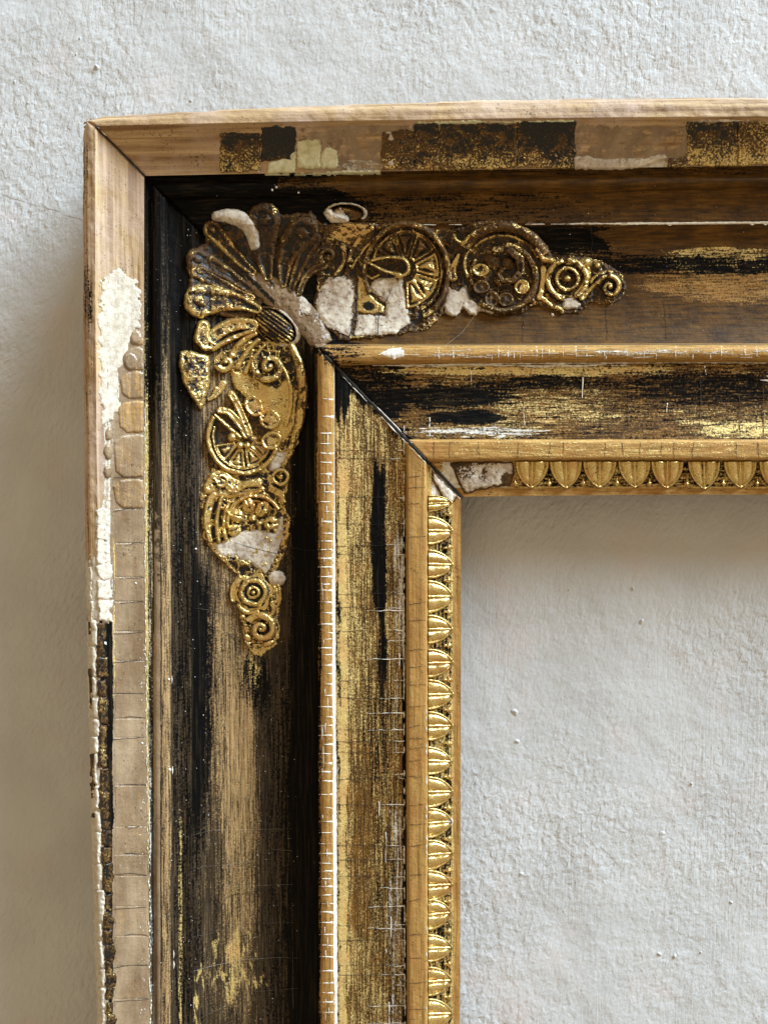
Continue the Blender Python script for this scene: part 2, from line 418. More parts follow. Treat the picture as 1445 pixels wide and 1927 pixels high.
def masks(sec, side, X, Y):
    k = {'cove': 1.0, 'panel': .75, 'hollow': .6, 'rim': .5}.get(sec, .12)
    if side == 'L':
        X, Y = (X+k*(13*(fbm(X/15, Y/70, 3, 81)-.5)+5*(fbm(X/4, Y/14, 2, 82)-.5)), Y+k*(90*(fbm(X/6, Y/80, 3, 83)-.5)))
    else:
        X, Y = (X+k*(90*(fbm(X/80, Y/6, 3, 84)-.5)), Y+k*(13*(fbm(X/70, Y/15, 3, 85)-.5)+5*(fbm(X/14, Y/4, 2, 86)-.5)))
    z = np.zeros_like(X)
    g = z-.3; b = z-.35; ge = z-.6; w = z-1.0; si = z-1.0; ta = z-1.0
    def mx(a, *bs):
        for q in bs: a = np.maximum(a, q-.3)
        return a
    if sec == 'rim':
        w = z+1.0; g -= 1; b = z-.6; ge = z-.7
        if side == 'L':
            b = mx(b, box(X, Y, 150, 178, 470, 640, 8, .8, 50), box(X, Y, 140, 176, 240, 1165, 6, .55, 40), box(X, Y, 150, 168, 240, 420, 6, .8, 40))
            ge = mx(ge, box(X, Y, 155, 200, 1040, 1170, 6, 1.1, 40), box(X, Y, 150, 210, 1165, 2400, 4, 1.5, 6), box(X, Y, 180, 200, 880, 1100, 5, 1.0, 60))
            b = np.maximum(b, box(X, Y, 186, 230, 1160, 2400, 2.5, 1.6, 6)-.25)
            w = w-box(X, Y, 150, 230, 1165, 2400, 4, 1.8, 4)
        else:
            b = mx(b, box(X, Y, 170, 330, 205, 225, 8, .35, 5))
    elif sec == 'hollow':
        w = z+1.0; g -= 1; b = z-.9; ge = z-.8
        if side == 'L':
            ge = mx(ge, box(X, Y, 190, 214, 760, 1165, 9, .92, 40), box(X, Y, 192, 258, 505, 640, 16, .90, 30), box(X, Y, 190, 228, 600, 790, 12, .80, 30))
            si = np.maximum(si, box(X, Y, 205, 290, 640, 2400, 5, 1.6, 20)-.3)
            b = np.maximum(b, box(X, Y, 186, 213, 1165, 2400, 4, 1.7, 20)-.3-.6*sst(1500, 1750, Y)*sst(205, 212, X))
            g = np.maximum(g, box(X, Y, 214, 224, 1000, 1330, 3, .9, 60)-.2)
            g = np.maximum(g, box(X, Y, 200, 206, 1180, 1480, 3, .9, 20)-.25)
        else:
            si = np.maximum(si, box(X, Y, 560, 2000, 232, 325, 5, .85, 8)-.25)
            ge = mx(ge, box(X, Y, 1085, 1255, 296, 330, 6, 1.15, 5), box(X, Y, 640, 720, 300, 330, 8, .9, 6))
    elif sec == 'step':
        if side == 'L':
            b = z+.35+box(X, Y, 270, 350, 300, 760, 10, .5, 120); b -= box(X, Y, 304, 322, 560, 2400, 2, .55, 300)+box(X, Y, 289, 303, 1000, 2400, 2, .8, 400); ta = np.maximum(ta, box(X, Y, 304, 323, 600, 2400, 2, .75, 300)-.15); si = np.maximum(si, box(X, Y, 289.5, 302.5, 1000, 2400, 1.5, 1.4, 350)-.3); ta = ta-box(X, Y, 287, 303, 1000, 2400, 1.5, 1., 300)
            g = np.maximum(g, box(X, Y, 272, 281, 470, 2400, 2, .85, 60)-.12)
            ge = np.maximum(ge, box(X, Y, 279, 290, 800, 2400, 3, .62, 200)-.22)
        else:
            b = z+.35; b += box(X, Y, 250, 640, 310, 430, 40, .9, 20)  # near the corner the rim's shade is painted in as black
            b -= box(X, Y, 520, 2000, 332, 357, 3, .75, 6)
    elif sec == 'cove_lip':
        if side == 'L':
            b = z+.52+box(X, Y, 270, 380, 300, 760, 10, .4, 120)
            g = np.maximum(g, box(X, Y, 335, 345, 1500, 2400, 2.5, .7, 100)-.2)
        else:
            b = z+.42-.32*sst(900, 1300, X)+box(X, Y, 250, 660, 330, 440, 60, .8, 20)  # box term: rim's shade at the corner, painted black
            ge = np.maximum(ge, box(X, Y, 560, 2000, 417, 424, 1.5, 1.05, 1.5)*(.55+.5*sst(1000, 1200, X))-.3)
    elif sec == 'cove':
        if side == 'L':
            b = z+.24
            ta = z+.22
            ta = ta+ell(X, Y, 420, 850, 60, 260, .22)-box(X, Y, 330, 372, 400, 2400, 14, .45, 60)
            b += box(X, Y, 548, 610, 660, 2400, 12, .7, 60)  # end facing away from the window: bead's shadow painted black
            b += box(X, Y, 330, 600, 380, 600, 30, .8, 40)  # corner shade below the rim, painted into the colour
            b += box(X, Y, 340, 380, 640, 2400, 14, .30, 40)
            b += ell(X, Y, 375, 1300, 32, 260, .5)
            b -= box(X, Y, 375, 440, 700, 1080, 16, .60, 60)
            b += ell(X, Y, 475, 1290, 34, 60, .45)
            b += box(X, Y, 500, 560, 1250, 2400, 20, .25, 100); ta = ta-box(X, Y, 490, 600, 1100, 2400, 25, .35, 100)
            ta = ta+ell(X, Y, 435, 1330, 55, 280, .34)+ell(X, Y, 455, 1620, 40, 330, .32); g = np.maximum(g, ell(X, Y, 452, 1560, 30, 330, .30)-.05)
            g = np.maximum(g, ell(X, Y, 480, 1262, 16, 32, .8)-.05)
            for e in [(440, 1790, 18, 45), (448, 1838, 26, 20), (420, 1835, 40, 13), (480, 1835, 30, 9), (405, 1790, 11, 18), (378, 1830, 12, 16), (369, 1875, 13, 14), (367, 1908, 14, 14), (485, 1772, 7, 8), (437, 1875, 13, 32), (462, 1778, 12, 10)]:
                q = ell(X, Y, e[0], e[1], e[2]*1.05, e[3]*1.05, .70)
                g = np.maximum(g, q-.15); b = b-q*.9
            b -= ell(X, Y, 440, 1400, 45, 260, .16)
            g -= .9*box(X, Y, 470, 600, 640, 1000, 10, 1)
        else:
            b = z+.22
            ta = z-.2+box(X, Y, 900, 2000, 540, 650, 80, .10, 30)
            b += box(X, Y, 850, 1130, 420, 475, 20, .65, 16)
            b += box(X, Y, 340, 660, 400, 660, 20, .8, 20)  # corner blackened to stand in for the rim's shadow
            b += box(X, Y, 1100, 2000, 480, 520, 60, .50, 14)
            b -= box(X, Y, 700, 2000, 530, 660, 60, 1.0, 22)
            b -= box(X, Y, 1150, 2000, 420, 470, 60, .20, 12)
            g = np.maximum(g, ell(X, Y, 1380, 492, 190, 30, .56)-.05)
            g = np.maximum(g, ell(X, Y, 1330, 478, 70, 16, .62)-.05)
            ta = ta+ell(X, Y, 1370, 535, 190, 40, .75)
            g = np.maximum(g, ell(X, Y, 1080, 470, 90, 16, .42)-.05)
            g = np.maximum(g, box(X, Y, 1100, 2000, 560, 640, 40, .12, 20)-.05)
    elif sec == 'bead':
        g = z+.10
        if side == 'L':
            ta = z+.8; g += -.12; b = z+.10; b += box(X, Y, 594, 605, 1000, 2400, 4, .55, 100)+box(X, Y, 590, 598, 640, 2400, 2.5, .6, 20)
            ge = np.maximum(ge, sst(620, 629, X-(xl(27, Y)-625))*(.25+.75*sst(660, 1250, Y))*1.25-.3)
        else:
            ta = z+1.0; g += .14; b = z+.10; ge = np.maximum(ge, box(X, Y, 740, 1500, 655, 675, 60, .55, 6)-.2)
            ge = np.maximum(ge, ell(X, Y, 742, 664, 26, 10, 1.4)-.3); b += box(X, Y, 600, 690, 640, 690, 20, .4)
    elif sec == 'panel':
        if side == 'L':
            ta = z+.30; g = z+.38+.1*sst(700, 640, X); b = z+.14
            Xr = X
            b = b+box(X, Y, 700, 724, 880, 1150, 6, .85, 30)+box(X, Y, 712, 726, 1120, 1300, 4, .7, 40)
            b = b+ell(X, Y, 640, 720, 30, 70, 1.0)
            b = b+box(X, Y, 625, 800, 640, 745, 6, .55, 20)*(X+Y < 1440)
            b = b+box(X, Y, 680, 740, 1290, 1480, 12, .30, 40)+box(X, Y, 758, 765, 980, 2400, 1.5, .8, 60)
            b = b+box(X, Y, 632, 640, 740, 2400, 2, .35)
            b = b+box(X, Y, 700, 760, 1480, 1950, 14, .22, 60)
            ge = np.maximum(ge, box(X, Y, 738, 766, 980, 1420, 8, .55, 60)-.13)
            ge = np.maximum(ge, box(X, Y, 722, 766, 1480, 2400, 16, .50, 60)-.13)
            ge = np.maximum(ge, box(X, Y, 700, 770, 760, 850, 10, .1)-.3)
            ge = np.maximum(ge, sst(630.5, 636, 2*634-X+1.5)*(X < 637)*.9*sst(1200, 1500, Y)-.3)
            g = g+box(X, Y, 634, 650, 900, 2400, 5, .35, 50)-box(X, Y, 660, 700, 1400, 1750, 12, .15, 40)
        else:
            ta = z+.32; g = z+.30; b = z+.36
            b = b+ell(X, Y, 850, 745, 130, 24, .45)+ell(X, Y, 880, 785, 75, 14, .60)+ell(X, Y, 1040, 720, 140, 16, .30)
            b = b+box(X, Y, 625, 760, 680, 800, 25, .30)
            b = b+box(X, Y, 1180, 2000, 700, 760, 60, .28, 14)
            g = g-box(X, Y, 1150, 2000, 705, 765, 60, .22, 14)
            g = g+box(X, Y, 720, 1250, 690, 705, 40, .55, 5)+box(X, Y, 1300, 2000, 790, 820, 40, .3, 8)+box(X, Y, 930, 1150, 750, 800, 40, .18)
            g = g-box(X, Y, 640, 800, 690, 800, 30, .25)-box(X, Y, 1030, 1300, 795, 830, 30, .25, 8)
            ge = np.maximum(ge, box(X, Y, 770, 1030, 800, 826, 50, .60, 9)-.14)
            ge = np.maximum(ge, box(X, Y, 700, 1200, 684, 690, 40, 1.0, 2)-.3)
            ge = np.maximum(ge, ell(X, Y, 1437, 712, 10, 8, 1.2)-.3)
    elif sec == 'fillet':
        g = z+.2+.12*(side == 'T'); ta = z+1.2; b = z-.2; w = z-1
        ge = np.maximum(ge, box(X, Y, 765, 870, 840, 900, 14, .4)-.3)
        g = g-box(X, Y, 760, 850, 820, 880, 15, .3)
    elif sec == 'lip':
        g = z+.55; ta = z+.6; b = z+.20; rimz = np.maximum(sst(851, 854, X-(867-xl(43, Y)))*(side == 'L'), sst(918, 921, Y)*(side == 'T')); g = g-.5*rimz; b = b-.6*rimz; ta = ta+.5*rimz
        d = np.abs((X-868)-(Y-936)*1.0)
        if side == 'T':
            b = b+box(X, Y, 980, 2000, 866, 916, 8, .35, 3)  # shade between the leaves painted into the ground
            ge = np.maximum(ge, box(X, Y, 830, 962, 866, 918, 8, 1.1, 4)-.15)
        else:
            b = b+box(X, Y, 804, 850, 960, 2400, 3, .35, 20)  # ground between leaves blackened, shade put into the colour
            ge = np.maximum(ge, box(X, Y, 812, 852, 870, 950, 7, 1.1, 18)-.2)
    # grime gathered along the mitre joint
    my = np.interp(X, MPX, MPY)
    dm = np.abs(Y-my)/1.4
    if sec in ('panel', 'fillet', 'bead'):
        b = b+.5*(1-sst(3, 14, dm))
    return dict(gold=g, black=b, gesso=ge, wood=w, size=si, tan=ta)

# ------------------------------------------------------------------ the frame
frame = bpy.data.objects.new('picture_frame', None)
COL.objects.link(frame)
loc = W(500, 1927, 20)[0]*S
frame.location = loc
_inv['picture_frame'] = Matrix.Translation(-Vector(loc))
frame['label'] = 'corner of an antique gilded picture frame, worn and chipped, hanging on plaster wall'
frame['category'] = 'picture frame'

SECT = [('rim', 0, 3), ('hollow', 3, 7), ('step', 7, 13), ('cove_lip', 13, 16), ('cove', 16, 23), ('bead', 23, 29), ('panel', 29, 35), ('fillet', 35, 39), ('lip', 39, 43)]
NICE = {'rim': 'outer_rim', 'hollow': 'rim_hollow', 'step': 'step_moulding', 'cove_lip': 'cove_edge', 'cove': 'cove', 'bead': 'bead', 'panel': 'scooped_panel', 'fillet': 'flat_fillet', 'lip': 'sight_edge'}
RAILS = {}
def rail_lines(side):
    """parameter stations along the rail (denser near the mitre)"""
    if side == 'L': return np.concatenate([np.linspace(0, 1, 520)])
    return np.concatenate([np.linspace(0, 1, 420)])
SPROF = {}
def sample_profile(k0, k1):
    ks = []
    for k in range(k0, k1):
        wdt = max(PMX[k+1]-PMX[k], abs(PH[k+1]-PH[k])*.6)
        n = max(2, int(round(wdt/2.6)))
        ks += [k+i/n for i in range(n)]
    ks.append(float(k1))
    return np.array(ks)
def catmull_h(k0, k1, q):
    out = []
    for v in q:
        i = min(int(v), k1-1); f = v-i
        p1, p2 = PH[i], PH[i+1]
        p0 = PH[i-1] if i-1 >= k0 else 2*p1-p2
        p3 = PH[i+2] if i+2 <= k1 else 2*p2-p1
        if abs(p2-p1) > 9 or abs(p1-p0) > 14 or abs(p3-p2) > 14: out.append(p1+(p2-p1)*f); continue
        out.append(.5*((2*p1)+(-p0+p2)*f+(2*p0-5*p1+4*p2-p3)*f*f+(-p0+3*p1-3*p2+p3)*f**3))
    return np.array(out)
def lerp_k(arr, q):
    i = np.minimum(q.astype(int), NK-2); f = q-i
    return arr[i]*(1-f)+arr[i+1]*f

def rough_h(sec, side, X, Y):
    """real relief on the moulding: dents, worn arrises, brushed ridges"""
    a = 1.3*(fbm(X/40, Y/40, 4, 3)-.5) + .9*(fbm(X/9, Y/9, 3, 9)-.5)
    if sec == 'rim': a = a*2.2+2.5*(fbm(X/26, Y/26, 3, 11)-.5)
    if sec in ('hollow',): a = a*1.2
    if sec == 'fillet': a = a*.6
    return a

def build_rail(side):
    mV, mW = (M_V, M_WV) if side == 'L' else (M_H, M_WH)
    # the rail's core: outer side, back and rebate, from the first and last profile lines
    t = np.linspace(0, 1, 60)
    def line(k, h):
        if side == 'L':
            py = PMY[k]+(LEND-PMY[k])*t; px = xl(k, py)
        else:
            px = PMX[k]+(TEND-PMX[k])*t; py = yt(k, px)
        return W(px, py, h)
    a = line(0, PH[0]); z = line(NK-1, PH[-1])
    dmt = ((LEND-PMY[0]) if side == 'L' else (TEND-PMX[0]))*t
    cr0 = np.clip(1-dmt/46, 0, 1)**2*13+2.0
    if side == 'L': a[:, 0] += cr0*.9
    else: a[:, 2] -= cr0*1.05
    a2 = a.copy(); a2[:, 1] = 26; b3 = z.copy(); b3[:, 1] = -30
    b1 = a2.copy(); b1[:, 1] = 26
    if side == 'L': a2[:, 0] += 4; b2 = b3.copy(); b2[:, 0] -= 40; b2[:, 1] = 26; b3b = b3.copy(); b3b[:, 0] -= 40
    else: a2[:, 2] -= 4; b2 = b3.copy(); b2[:, 2] += 40; b2[:, 1] = 26; b3b = b3.copy(); b3b[:, 2] += 40
    V = np.stack([a, a2, b2, b3b, b3, z], 1).reshape(-1, 3)
    core = mesh_obj('rail', V, grid_faces(60, 6, side == 'T').tolist(), M_BACK, frame, smooth=False)
    RAILS[side] = core
    for sec, k0, k1 in SECT:
        q = sample_profile(k0, k1)
        h0 = catmull_h(k0, k1, q)
        tt = rail_lines(side)
        nu, nv = len(tt), len(q)
        MXq, MYq = lerp_k(PMX, q), lerp_k(PMY, q)
        if side == 'L':
            PY = MYq[None, :]+(LEND-MYq[None, :])*tt[:, None]
            PX = np.stack([xl(int(min(v, NK-2)), PY[:, i])*(1-(v-int(min(v, NK-2))))+xl(int(min(v, NK-2))+1, PY[:, i])*(v-int(min(v, NK-2))) for i, v in enumerate(q)], 1)
        else:
            PX = MXq[None, :]+(TEND-MXq[None, :])*tt[:, None]
            PY = np.stack([yt(int(min(v, NK-2)), PX[:, i])*(1-(v-int(min(v, NK-2))))+yt(int(min(v, NK-2))+1, PX[:, i])*(v-int(min(v, NK-2))) for i, v in enumerate(q)], 1)
        H = np.repeat(h0[None, :], nu, 0)
        r = rough_h(sec, side, PX, PY)
        # keep shared edges between neighbouring strips together
        edge = np.minimum(np.arange(nv), np.arange(nv)[::-1])/2.0
        r = r*np.clip(edge, .0, 1)[None, :] if sec != 'rim' else r
        H = H+r
        dm = (PX-MXq[None, :]) if side == 'T' else (PY-MYq[None, :])
        # the mitre has opened: both sides sink into the joint
        gap = (1-sst(1.0, 5.0, dm))
        deep = 5+4*sst(600, 700, PX)
        H = H-gap*deep
        if sec == 'rim':
            # worn outer edge
            wob = 3.0*(fbm(PX/60, PY/60, 3, 21)-.5)+2.5*(fbm(PX/14, PY/14, 2, 22)-.5)
            fall = np.clip(1-np.arange(nv)/6.0, 0, 1)[None, :]
            if side == 'L': PX = PX+wob*fall
            else: PY = PY+wob*fall
            # rounded outer corner
            cr = np.clip(1-dm/46, 0, 1)**2*13*fall
            if side == 'L': PX = PX+cr*.75
            else: PY = PY+cr*1.0
        Vv = W(PX.ravel(), PY.ravel(), H.ravel())
        mk = masks(sec, side, PX, PY)
        m = mW if sec in ('rim', 'hollow') else (M_C if side == 'L' and sec in ('cove', 'cove_lip', 'step') else mV)
        o = mesh_obj(NICE[sec], Vv, grid_faces(nu, nv, side == 'T').tolist(), m, core, mk)
for sd in ('L', 'T'): build_rail(sd)

# ------------------------------------------------------------------ relief pieces: a height field over part of the moulding
def relief(name, parent, x0, x1, y0, y1, fn, res=1.2, side=None, tone=None, mat=None, sink=2.2, warp=1.0):
    nx = max(4, int((x1-x0)/res)); ny = max(4, int((y1-y0)/res))
    xs = np.linspace(x0, x1, nx); ys = np.linspace(y0, y1, ny)
    X, Y = np.meshgrid(xs, ys, indexing='ij')
    wx = X+warp*((fbm(X/13, Y/13, 3, 33)-.5)*2.4+(fbm(X/4, Y/4, 2, 35)-.5)*1.3); wy = Y+warp*((fbm(X/13, Y/13, 3, 34)-.5)*2.4+(fbm(X/4, Y/4, 2, 36)-.5)*1.3)
    D = fn(wx, wy)
    D = np.where(D > 3, D*1.34, D) if warp >= 1 else D
    ins = D > 0
    if tone and tone.get('gesso', -1) > .5: warp = warp*.45
    rn = (1.0*(fbm(X/4, Y/4, 3, 31)-.5)+1.8*(fbm(X/15, Y/15, 2, 37)-.5))*warp+.5*(fbm(X/5, Y/5, 3, 31)-.5)
    D = np.where(ins, np.maximum(D+rn*np.minimum(1, D/3), .15), -sink)
    base = hsurf(X, Y, side)
    # smooth the base so relief bridges small steps
    if tone and tone.get('gesso', -1) < .5 and warp >= 1:
        wear = sst(.54, .68, fbm(X/15, Y/15, 3, 97))
        D = np.where(ins & (D > 3), 3+(D-3)*(1-.30*wear), D)
    Hh = base+D
    V = W(X.ravel(), Y.ravel(), Hh.ravel())
    f = grid_faces(nx, ny, True)
    keep = ins.ravel()[f].any(1)
    f = f[keep]
    if len(f) == 0: return None
    used = np.unique(f); remap = -np.ones(nx*ny, int); remap[used] = np.arange(len(used))
    f = remap[f]
    dd = D.ravel()[used]; XX = X.ravel()[used]; YY = Y.ravel()[used]
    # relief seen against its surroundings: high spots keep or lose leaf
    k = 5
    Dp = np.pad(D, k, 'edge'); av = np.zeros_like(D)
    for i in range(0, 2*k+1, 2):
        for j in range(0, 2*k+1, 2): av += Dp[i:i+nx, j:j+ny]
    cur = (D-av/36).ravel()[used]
    t = dict(gold=.5, black=0.0, gesso=-.8, wood=-1, size=-1, hi=.12)
    if tone: t.update(tone)
    n = len(used)
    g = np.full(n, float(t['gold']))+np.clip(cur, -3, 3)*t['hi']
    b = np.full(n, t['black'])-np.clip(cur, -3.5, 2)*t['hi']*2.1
    pn = t.get('pn', 1.0)
    pt = 2*(fbm(XX/17, YY/17, 4, 91)-.5)
    g = g+pn*.75*pt; b = b-pn*.35*pt
    ge = np.full(n, float(t['gesso']))
    if t['gesso'] > .5 and name == 'gesso_patch':
        ge = ge-.9*(1-sst(.3, .75, dd/max(dd.max(), 1)))+.7*(fbm(XX/13, YY/13, 4, 93)-.5)
    if 'paint' in t:
        g, b, ge = t['paint'](XX, YY, dd, g, b, ge)
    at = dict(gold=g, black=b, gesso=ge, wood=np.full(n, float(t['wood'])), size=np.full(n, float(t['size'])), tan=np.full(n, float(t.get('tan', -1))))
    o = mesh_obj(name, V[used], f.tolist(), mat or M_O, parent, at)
    return o

def ridged(X, Y, sc, seed): return 1-2*np.abs(fbm(X/sc, Y/sc, 2, seed)-.5)/.35
def mxm(*a):
    r = a[0]
    for q in a[1:]: r = np.maximum(r, q)
    return r
def dome(X, Y, cx, cy, rx, ry, ang, h, p=.6):
    a = math.radians(ang); dx, dy = X-cx, Y-cy
    u = dx*math.cos(a)+dy*math.sin(a); v = -dx*math.sin(a)+dy*math.cos(a)
    r = (u/rx)**2+(v/ry)**2
    return np.where(r < 1, h*np.power(np.clip(1-r, 0, 1), p), -9)
def arc(X, Y, cx, cy, rad, w, h, a0=None, a1=None, ry=None):
    """raised ring or arc; angles in degrees, clockwise on the picture from the right"""
    k = 1.0 if ry is None else rad/ry
    r = np.hypot(X-cx, (Y-cy)*k); d = np.abs(r-rad)/w
    out = np.where(d < 1, h*np.sqrt(np.clip(1-d*d, 0, 1)), -9)
    if a0 is not None:
        a = np.degrees(np.arctan2(Y-cy, X-cx)) % 360
        s = (a-a0) % 360; span = (a1-a0) % 360
        out = np.where(s <= span, out, -9)
    return out
def spiral(X, Y, cx, cy, rad, turns, w, h, a0=0, sgn=1, base=1.5):
    r = np.hypot(X-cx, Y-cy); th = (sgn*np.arctan2(Y-cy, X-cx)-math.radians(a0)) % (2*math.pi)
    best = np.full(X.shape, 9.0); tb = np.zeros(X.shape)
    for k in range(int(math.ceil(turns))):
        tt = th/(2*math.pi)+k
        rk = rad*(1-tt/turns*.88)-w
        ok = tt <= turns
        wk = w*(1-.35*tt/turns)
        d = np.where(ok, np.abs(r-rk)/wk, 9)
        best = np.minimum(best, d)
    out = np.where(best < 1, base+h*np.sqrt(np.clip(1-best**2, 0, 1)), np.where(r < rad-1, base*.6, -9))
    return mxm(out, dome(X, Y, cx, cy, rad*.22, rad*.22, 0, h*1.1+base))
def stroke(X, Y, pts, h, cup=0.0, p=.5, edge=.72):
    """capsule chain through (x, y, half width); cup > 0 hollows its middle and leaves a raised edge"""
    best = np.full(X.shape, 9.0)
    for (x0, y0, w0), (x1, y1, w1) in zip(pts[:-1], pts[1:]):
        dx, dy = x1-x0, y1-y0; L = dx*dx+dy*dy+1e-6
        t = np.clip(((X-x0)*dx+(Y-y0)*dy)/L, 0, 1)
        d = np.hypot(X-x0-t*dx, Y-y0-t*dy)/(w0+(w1-w0)*t)
        best = np.minimum(best, d)
    out = h*np.power(np.clip(1-best**2, 0, 1), p)
    if cup: out = out*(1-cup*(1-sst(.15, edge, best)))
    return np.where(best < 1, out, -9)
def bez(p0, p1, p2, w0, w1, n=9, w2=None):
    o = []
    for i in range(n):
        t = i/(n-1)
        x = (1-t)**2*p0[0]+2*t*(1-t)*p1[0]+t*t*p2[0]; y = (1-t)**2*p0[1]+2*t*(1-t)*p1[1]+t*t*p2[1]
        w = w0+(w1-w0)*t if w2 is None else (1-t)**2*w0+2*t*(1-t)*w1+t*t*w2
        o.append((x, y, w))
    return o
def poly(X, Y, pts, h, amp=3.0, edge=5.0, lump=1.2, seed=0):
    """lumpy slab inside a polygon with an irregular rounded edge"""
    P = np.array(pts, float); n = len(P)
    inside = np.zeros(X.shape, bool); dist = np.full(X.shape, 1e9)
    for i in range(n):
        x0, y0 = P[i]; x1, y1 = P[(i+1) % n]
        c = ((y0 > Y) != (y1 > Y)) & (X < (x1-x0)*(Y-y0)/((y1-y0) if y1 != y0 else 1e-9)+x0)
        inside ^= c
        L = (x1-x0)**2+(y1-y0)**2+1e-9
        t = np.clip(((X-x0)*(x1-x0)+(Y-y0)*(y1-y0))/L, 0, 1)
        dist = np.minimum(dist, np.hypot(X-x0-t*(x1-x0), Y-y0-t*(y1-y0)))
    sd = np.where(inside, dist, -dist)+amp*(fbm(X/11, Y/11, 3, 40+seed)-.5)*2
    return np.where(sd > 0, h*np.sqrt(np.clip(sd/edge, 0, 1))+lump*(fbm(X/22, Y/22, 4, 60+seed)-.5)*2*np.clip(sd/edge, 0, 1)+.3, -9)

def petal(X, Y, cx, cy, rx, ry, ang, h):
    a = math.radians(ang); dx, dy = X-cx, Y-cy
    u = dx*math.cos(a)+dy*math.sin(a); v = -dx*math.sin(a)+dy*math.cos(a)
    r = np.sqrt((u/rx)**2+(v/ry)**2)
    return np.where(r < 1, h*(.78+.10*np.clip(1-r*1.6, 0, 1)+.22*np.exp(-((r-.80)/.13)**2))*np.clip((1-r)*7, 0, 1)**.5, -9)
def wedge(X, Y, cx, cy, a, r0, r1, half, h):
    an = np.degrees(np.arctan2(Y-cy, X-cx))-a; an = (an+180) % 360-180
    r = np.hypot(X-cx, Y-cy)
    e = np.minimum((half-np.abs(an))*math.pi/180*r, np.minimum(r-r0, r1-r))
    return np.where(e > 0, h*(.45+.55*np.abs(1-np.clip(e/6, 0, 2)))*np.sqrt(np.clip(e/2.0, 0, 1)), -9)
DK = dict(gold=-.20, black=.50, hi=.14)       # dark toned ornament with gold only in patches
MD = dict(gold=.02, black=.42, hi=.20)
BR = dict(gold=.78, black=.14, hi=.30)     # bright gilded ornament
GE = dict(pn=0, gold=-.8, black=-.6, gesso=1.4, hi=0)

def part(name, parent, bb, fn, tone=None, **kw):
    return relief(name, parent, bb[0], bb[1], bb[2], bb[3], fn, tone=tone, **kw)

# ---- corner palmette
def dirty(XX, YY, dd, g, b, ge):
    n = fbm(XX/14, YY/14, 3, 71)
    return g, b+1.2*(n-.5), ge
pal = part('palmette', frame, (440, 640, 510, 665), lambda X, Y: mxm(
    poly(X, Y, [(452, 505), (480, 508), (520, 520), (560, 548), (600, 585), (625, 640), (606, 655), (585, 652), (565, 628), (535, 590), (500, 572), (470, 548)], 7, 2, 16, 1.6)),
    dict(gold=-.6, black=.12, gesso=-.25, size=1.1, hi=.08, paint=lambda x, y, d, g, b, ge: (g, b+.9*(1-sst(3, 8, np.abs((y-515)-(x-462)*1.0)))*(x < 517), ge+1.1*ell(x, y, 575, 570, 14, 26)-.2*sst(600, 640, y))), mat=M_O)
part('palmette_ground', pal, (335, 650, 385, 640), lambda X, Y: poly(X, Y, [(352, 500), (356, 475), (385, 455), (392, 425), (410, 402), (450, 408), (478, 400), (500, 394), (530, 402), (552, 402), (585, 396), (615, 430), (632, 470), (625, 500), (600, 515), (575, 530), (560, 555), (530, 545), (500, 560), (480, 600), (440, 600), (400, 590), (362, 590), (350, 560), (356, 530)], 3.0, 4, 5, 2.6, 2), dict(gold=-.25, black=.62, hi=.2), res=1.6)
LOBES = [
 ([*bez((476, 512), (440, 480), (400, 432), 7, 16)], 11, .45, MD),
 ([*bez((505, 522), (492, 470), (498, 412), 8, 23, 9, 28)], 13, .5, DK),
 ([*bez((533, 534), (532, 470), (569, 438), 7, 17, 9, 30)], 13, .5, DK),
 ([*bez((548, 545), (560, 500), (588, 450), 6, 10, 9, 16)], 11, .5, DK),
 ([*bez((470, 545), (410, 500), (372, 488), 8, 13, 9, 20)], 11, .45, DK),
 ([*bez((474, 560), (420, 540), (375, 510), 6, 10, 9, 14)], 10, .4, MD),
 ([*bez((485, 582), (430, 556), (378, 566), 8, 18, 9, 29)], 14, .5, dict(gold=.15, black=.15, hi=.3)),
]
for i, (pts, hh, cup, tn) in enumerate(LOBES):
    xs = [p[0] for p in pts]; ys = [p[1] for p in pts]
    pts = [(a, b, c*1.15) for a, b, c in pts]; ex = pts[-1]
    def f(X, Y, pts=pts, hh=hh, cup=cup, ex=ex):
        s = stroke(X, Y, pts, hh, cup, .45, .8)
        # a curled-over tip
        return mxm(s, np.where(s > -5, dome(X, Y, ex[0], ex[1], ex[2]*.62, ex[2]*.45, 30, hh*.9, .5), -9))
    part('palmette_lobe', pal, (min(xs)-32, max(xs)+32, min(ys)-32, max(ys)+32), f, tn)
part('palmette_lobe', pal, (560, 645, 440, 560), lambda X, Y: mxm(stroke(X, Y, bez((563, 552), (575, 505), (610, 500), 6, 9), 9, .3), spiral(X, Y, 618, 482, 22, 1.6, 6, 8, 120, 1)), DK)
part('palmette_lobe', pal, (355, 490, 590, 675), lambda X, Y: mxm(
    stroke(X, Y, [(383, 615, 14), (381, 635, 17), (388, 648, 14), (404, 652, 8)], 13, .35),
    stroke(X, Y, bez((476, 612), (430, 600), (396, 640), 13, 15), 9, .35),
    stroke(X, Y, bez((478, 622), (440, 632), (402, 656), 5, 6), 11, .0)), dict(gold=.55, black=.12, hi=.2))
part('palmette_lobe', pal, (395, 500, 615, 720), lambda X, Y: mxm(
    spiral(X, Y, 425, 682, 23, 1.3, 7, 8, 200, -1),
    stroke(X, Y, bez((480, 628), (450, 640), (437, 668), 6, 8), 9),
    stroke(X, Y, bez((486, 640), (462, 660), (447, 690), 5, 6), 10),
    stroke(X, Y, bez((498, 650), (478, 668), (462, 700), 4, 6), 7)), dict(gold=.95, black=-.05, hi=.2))
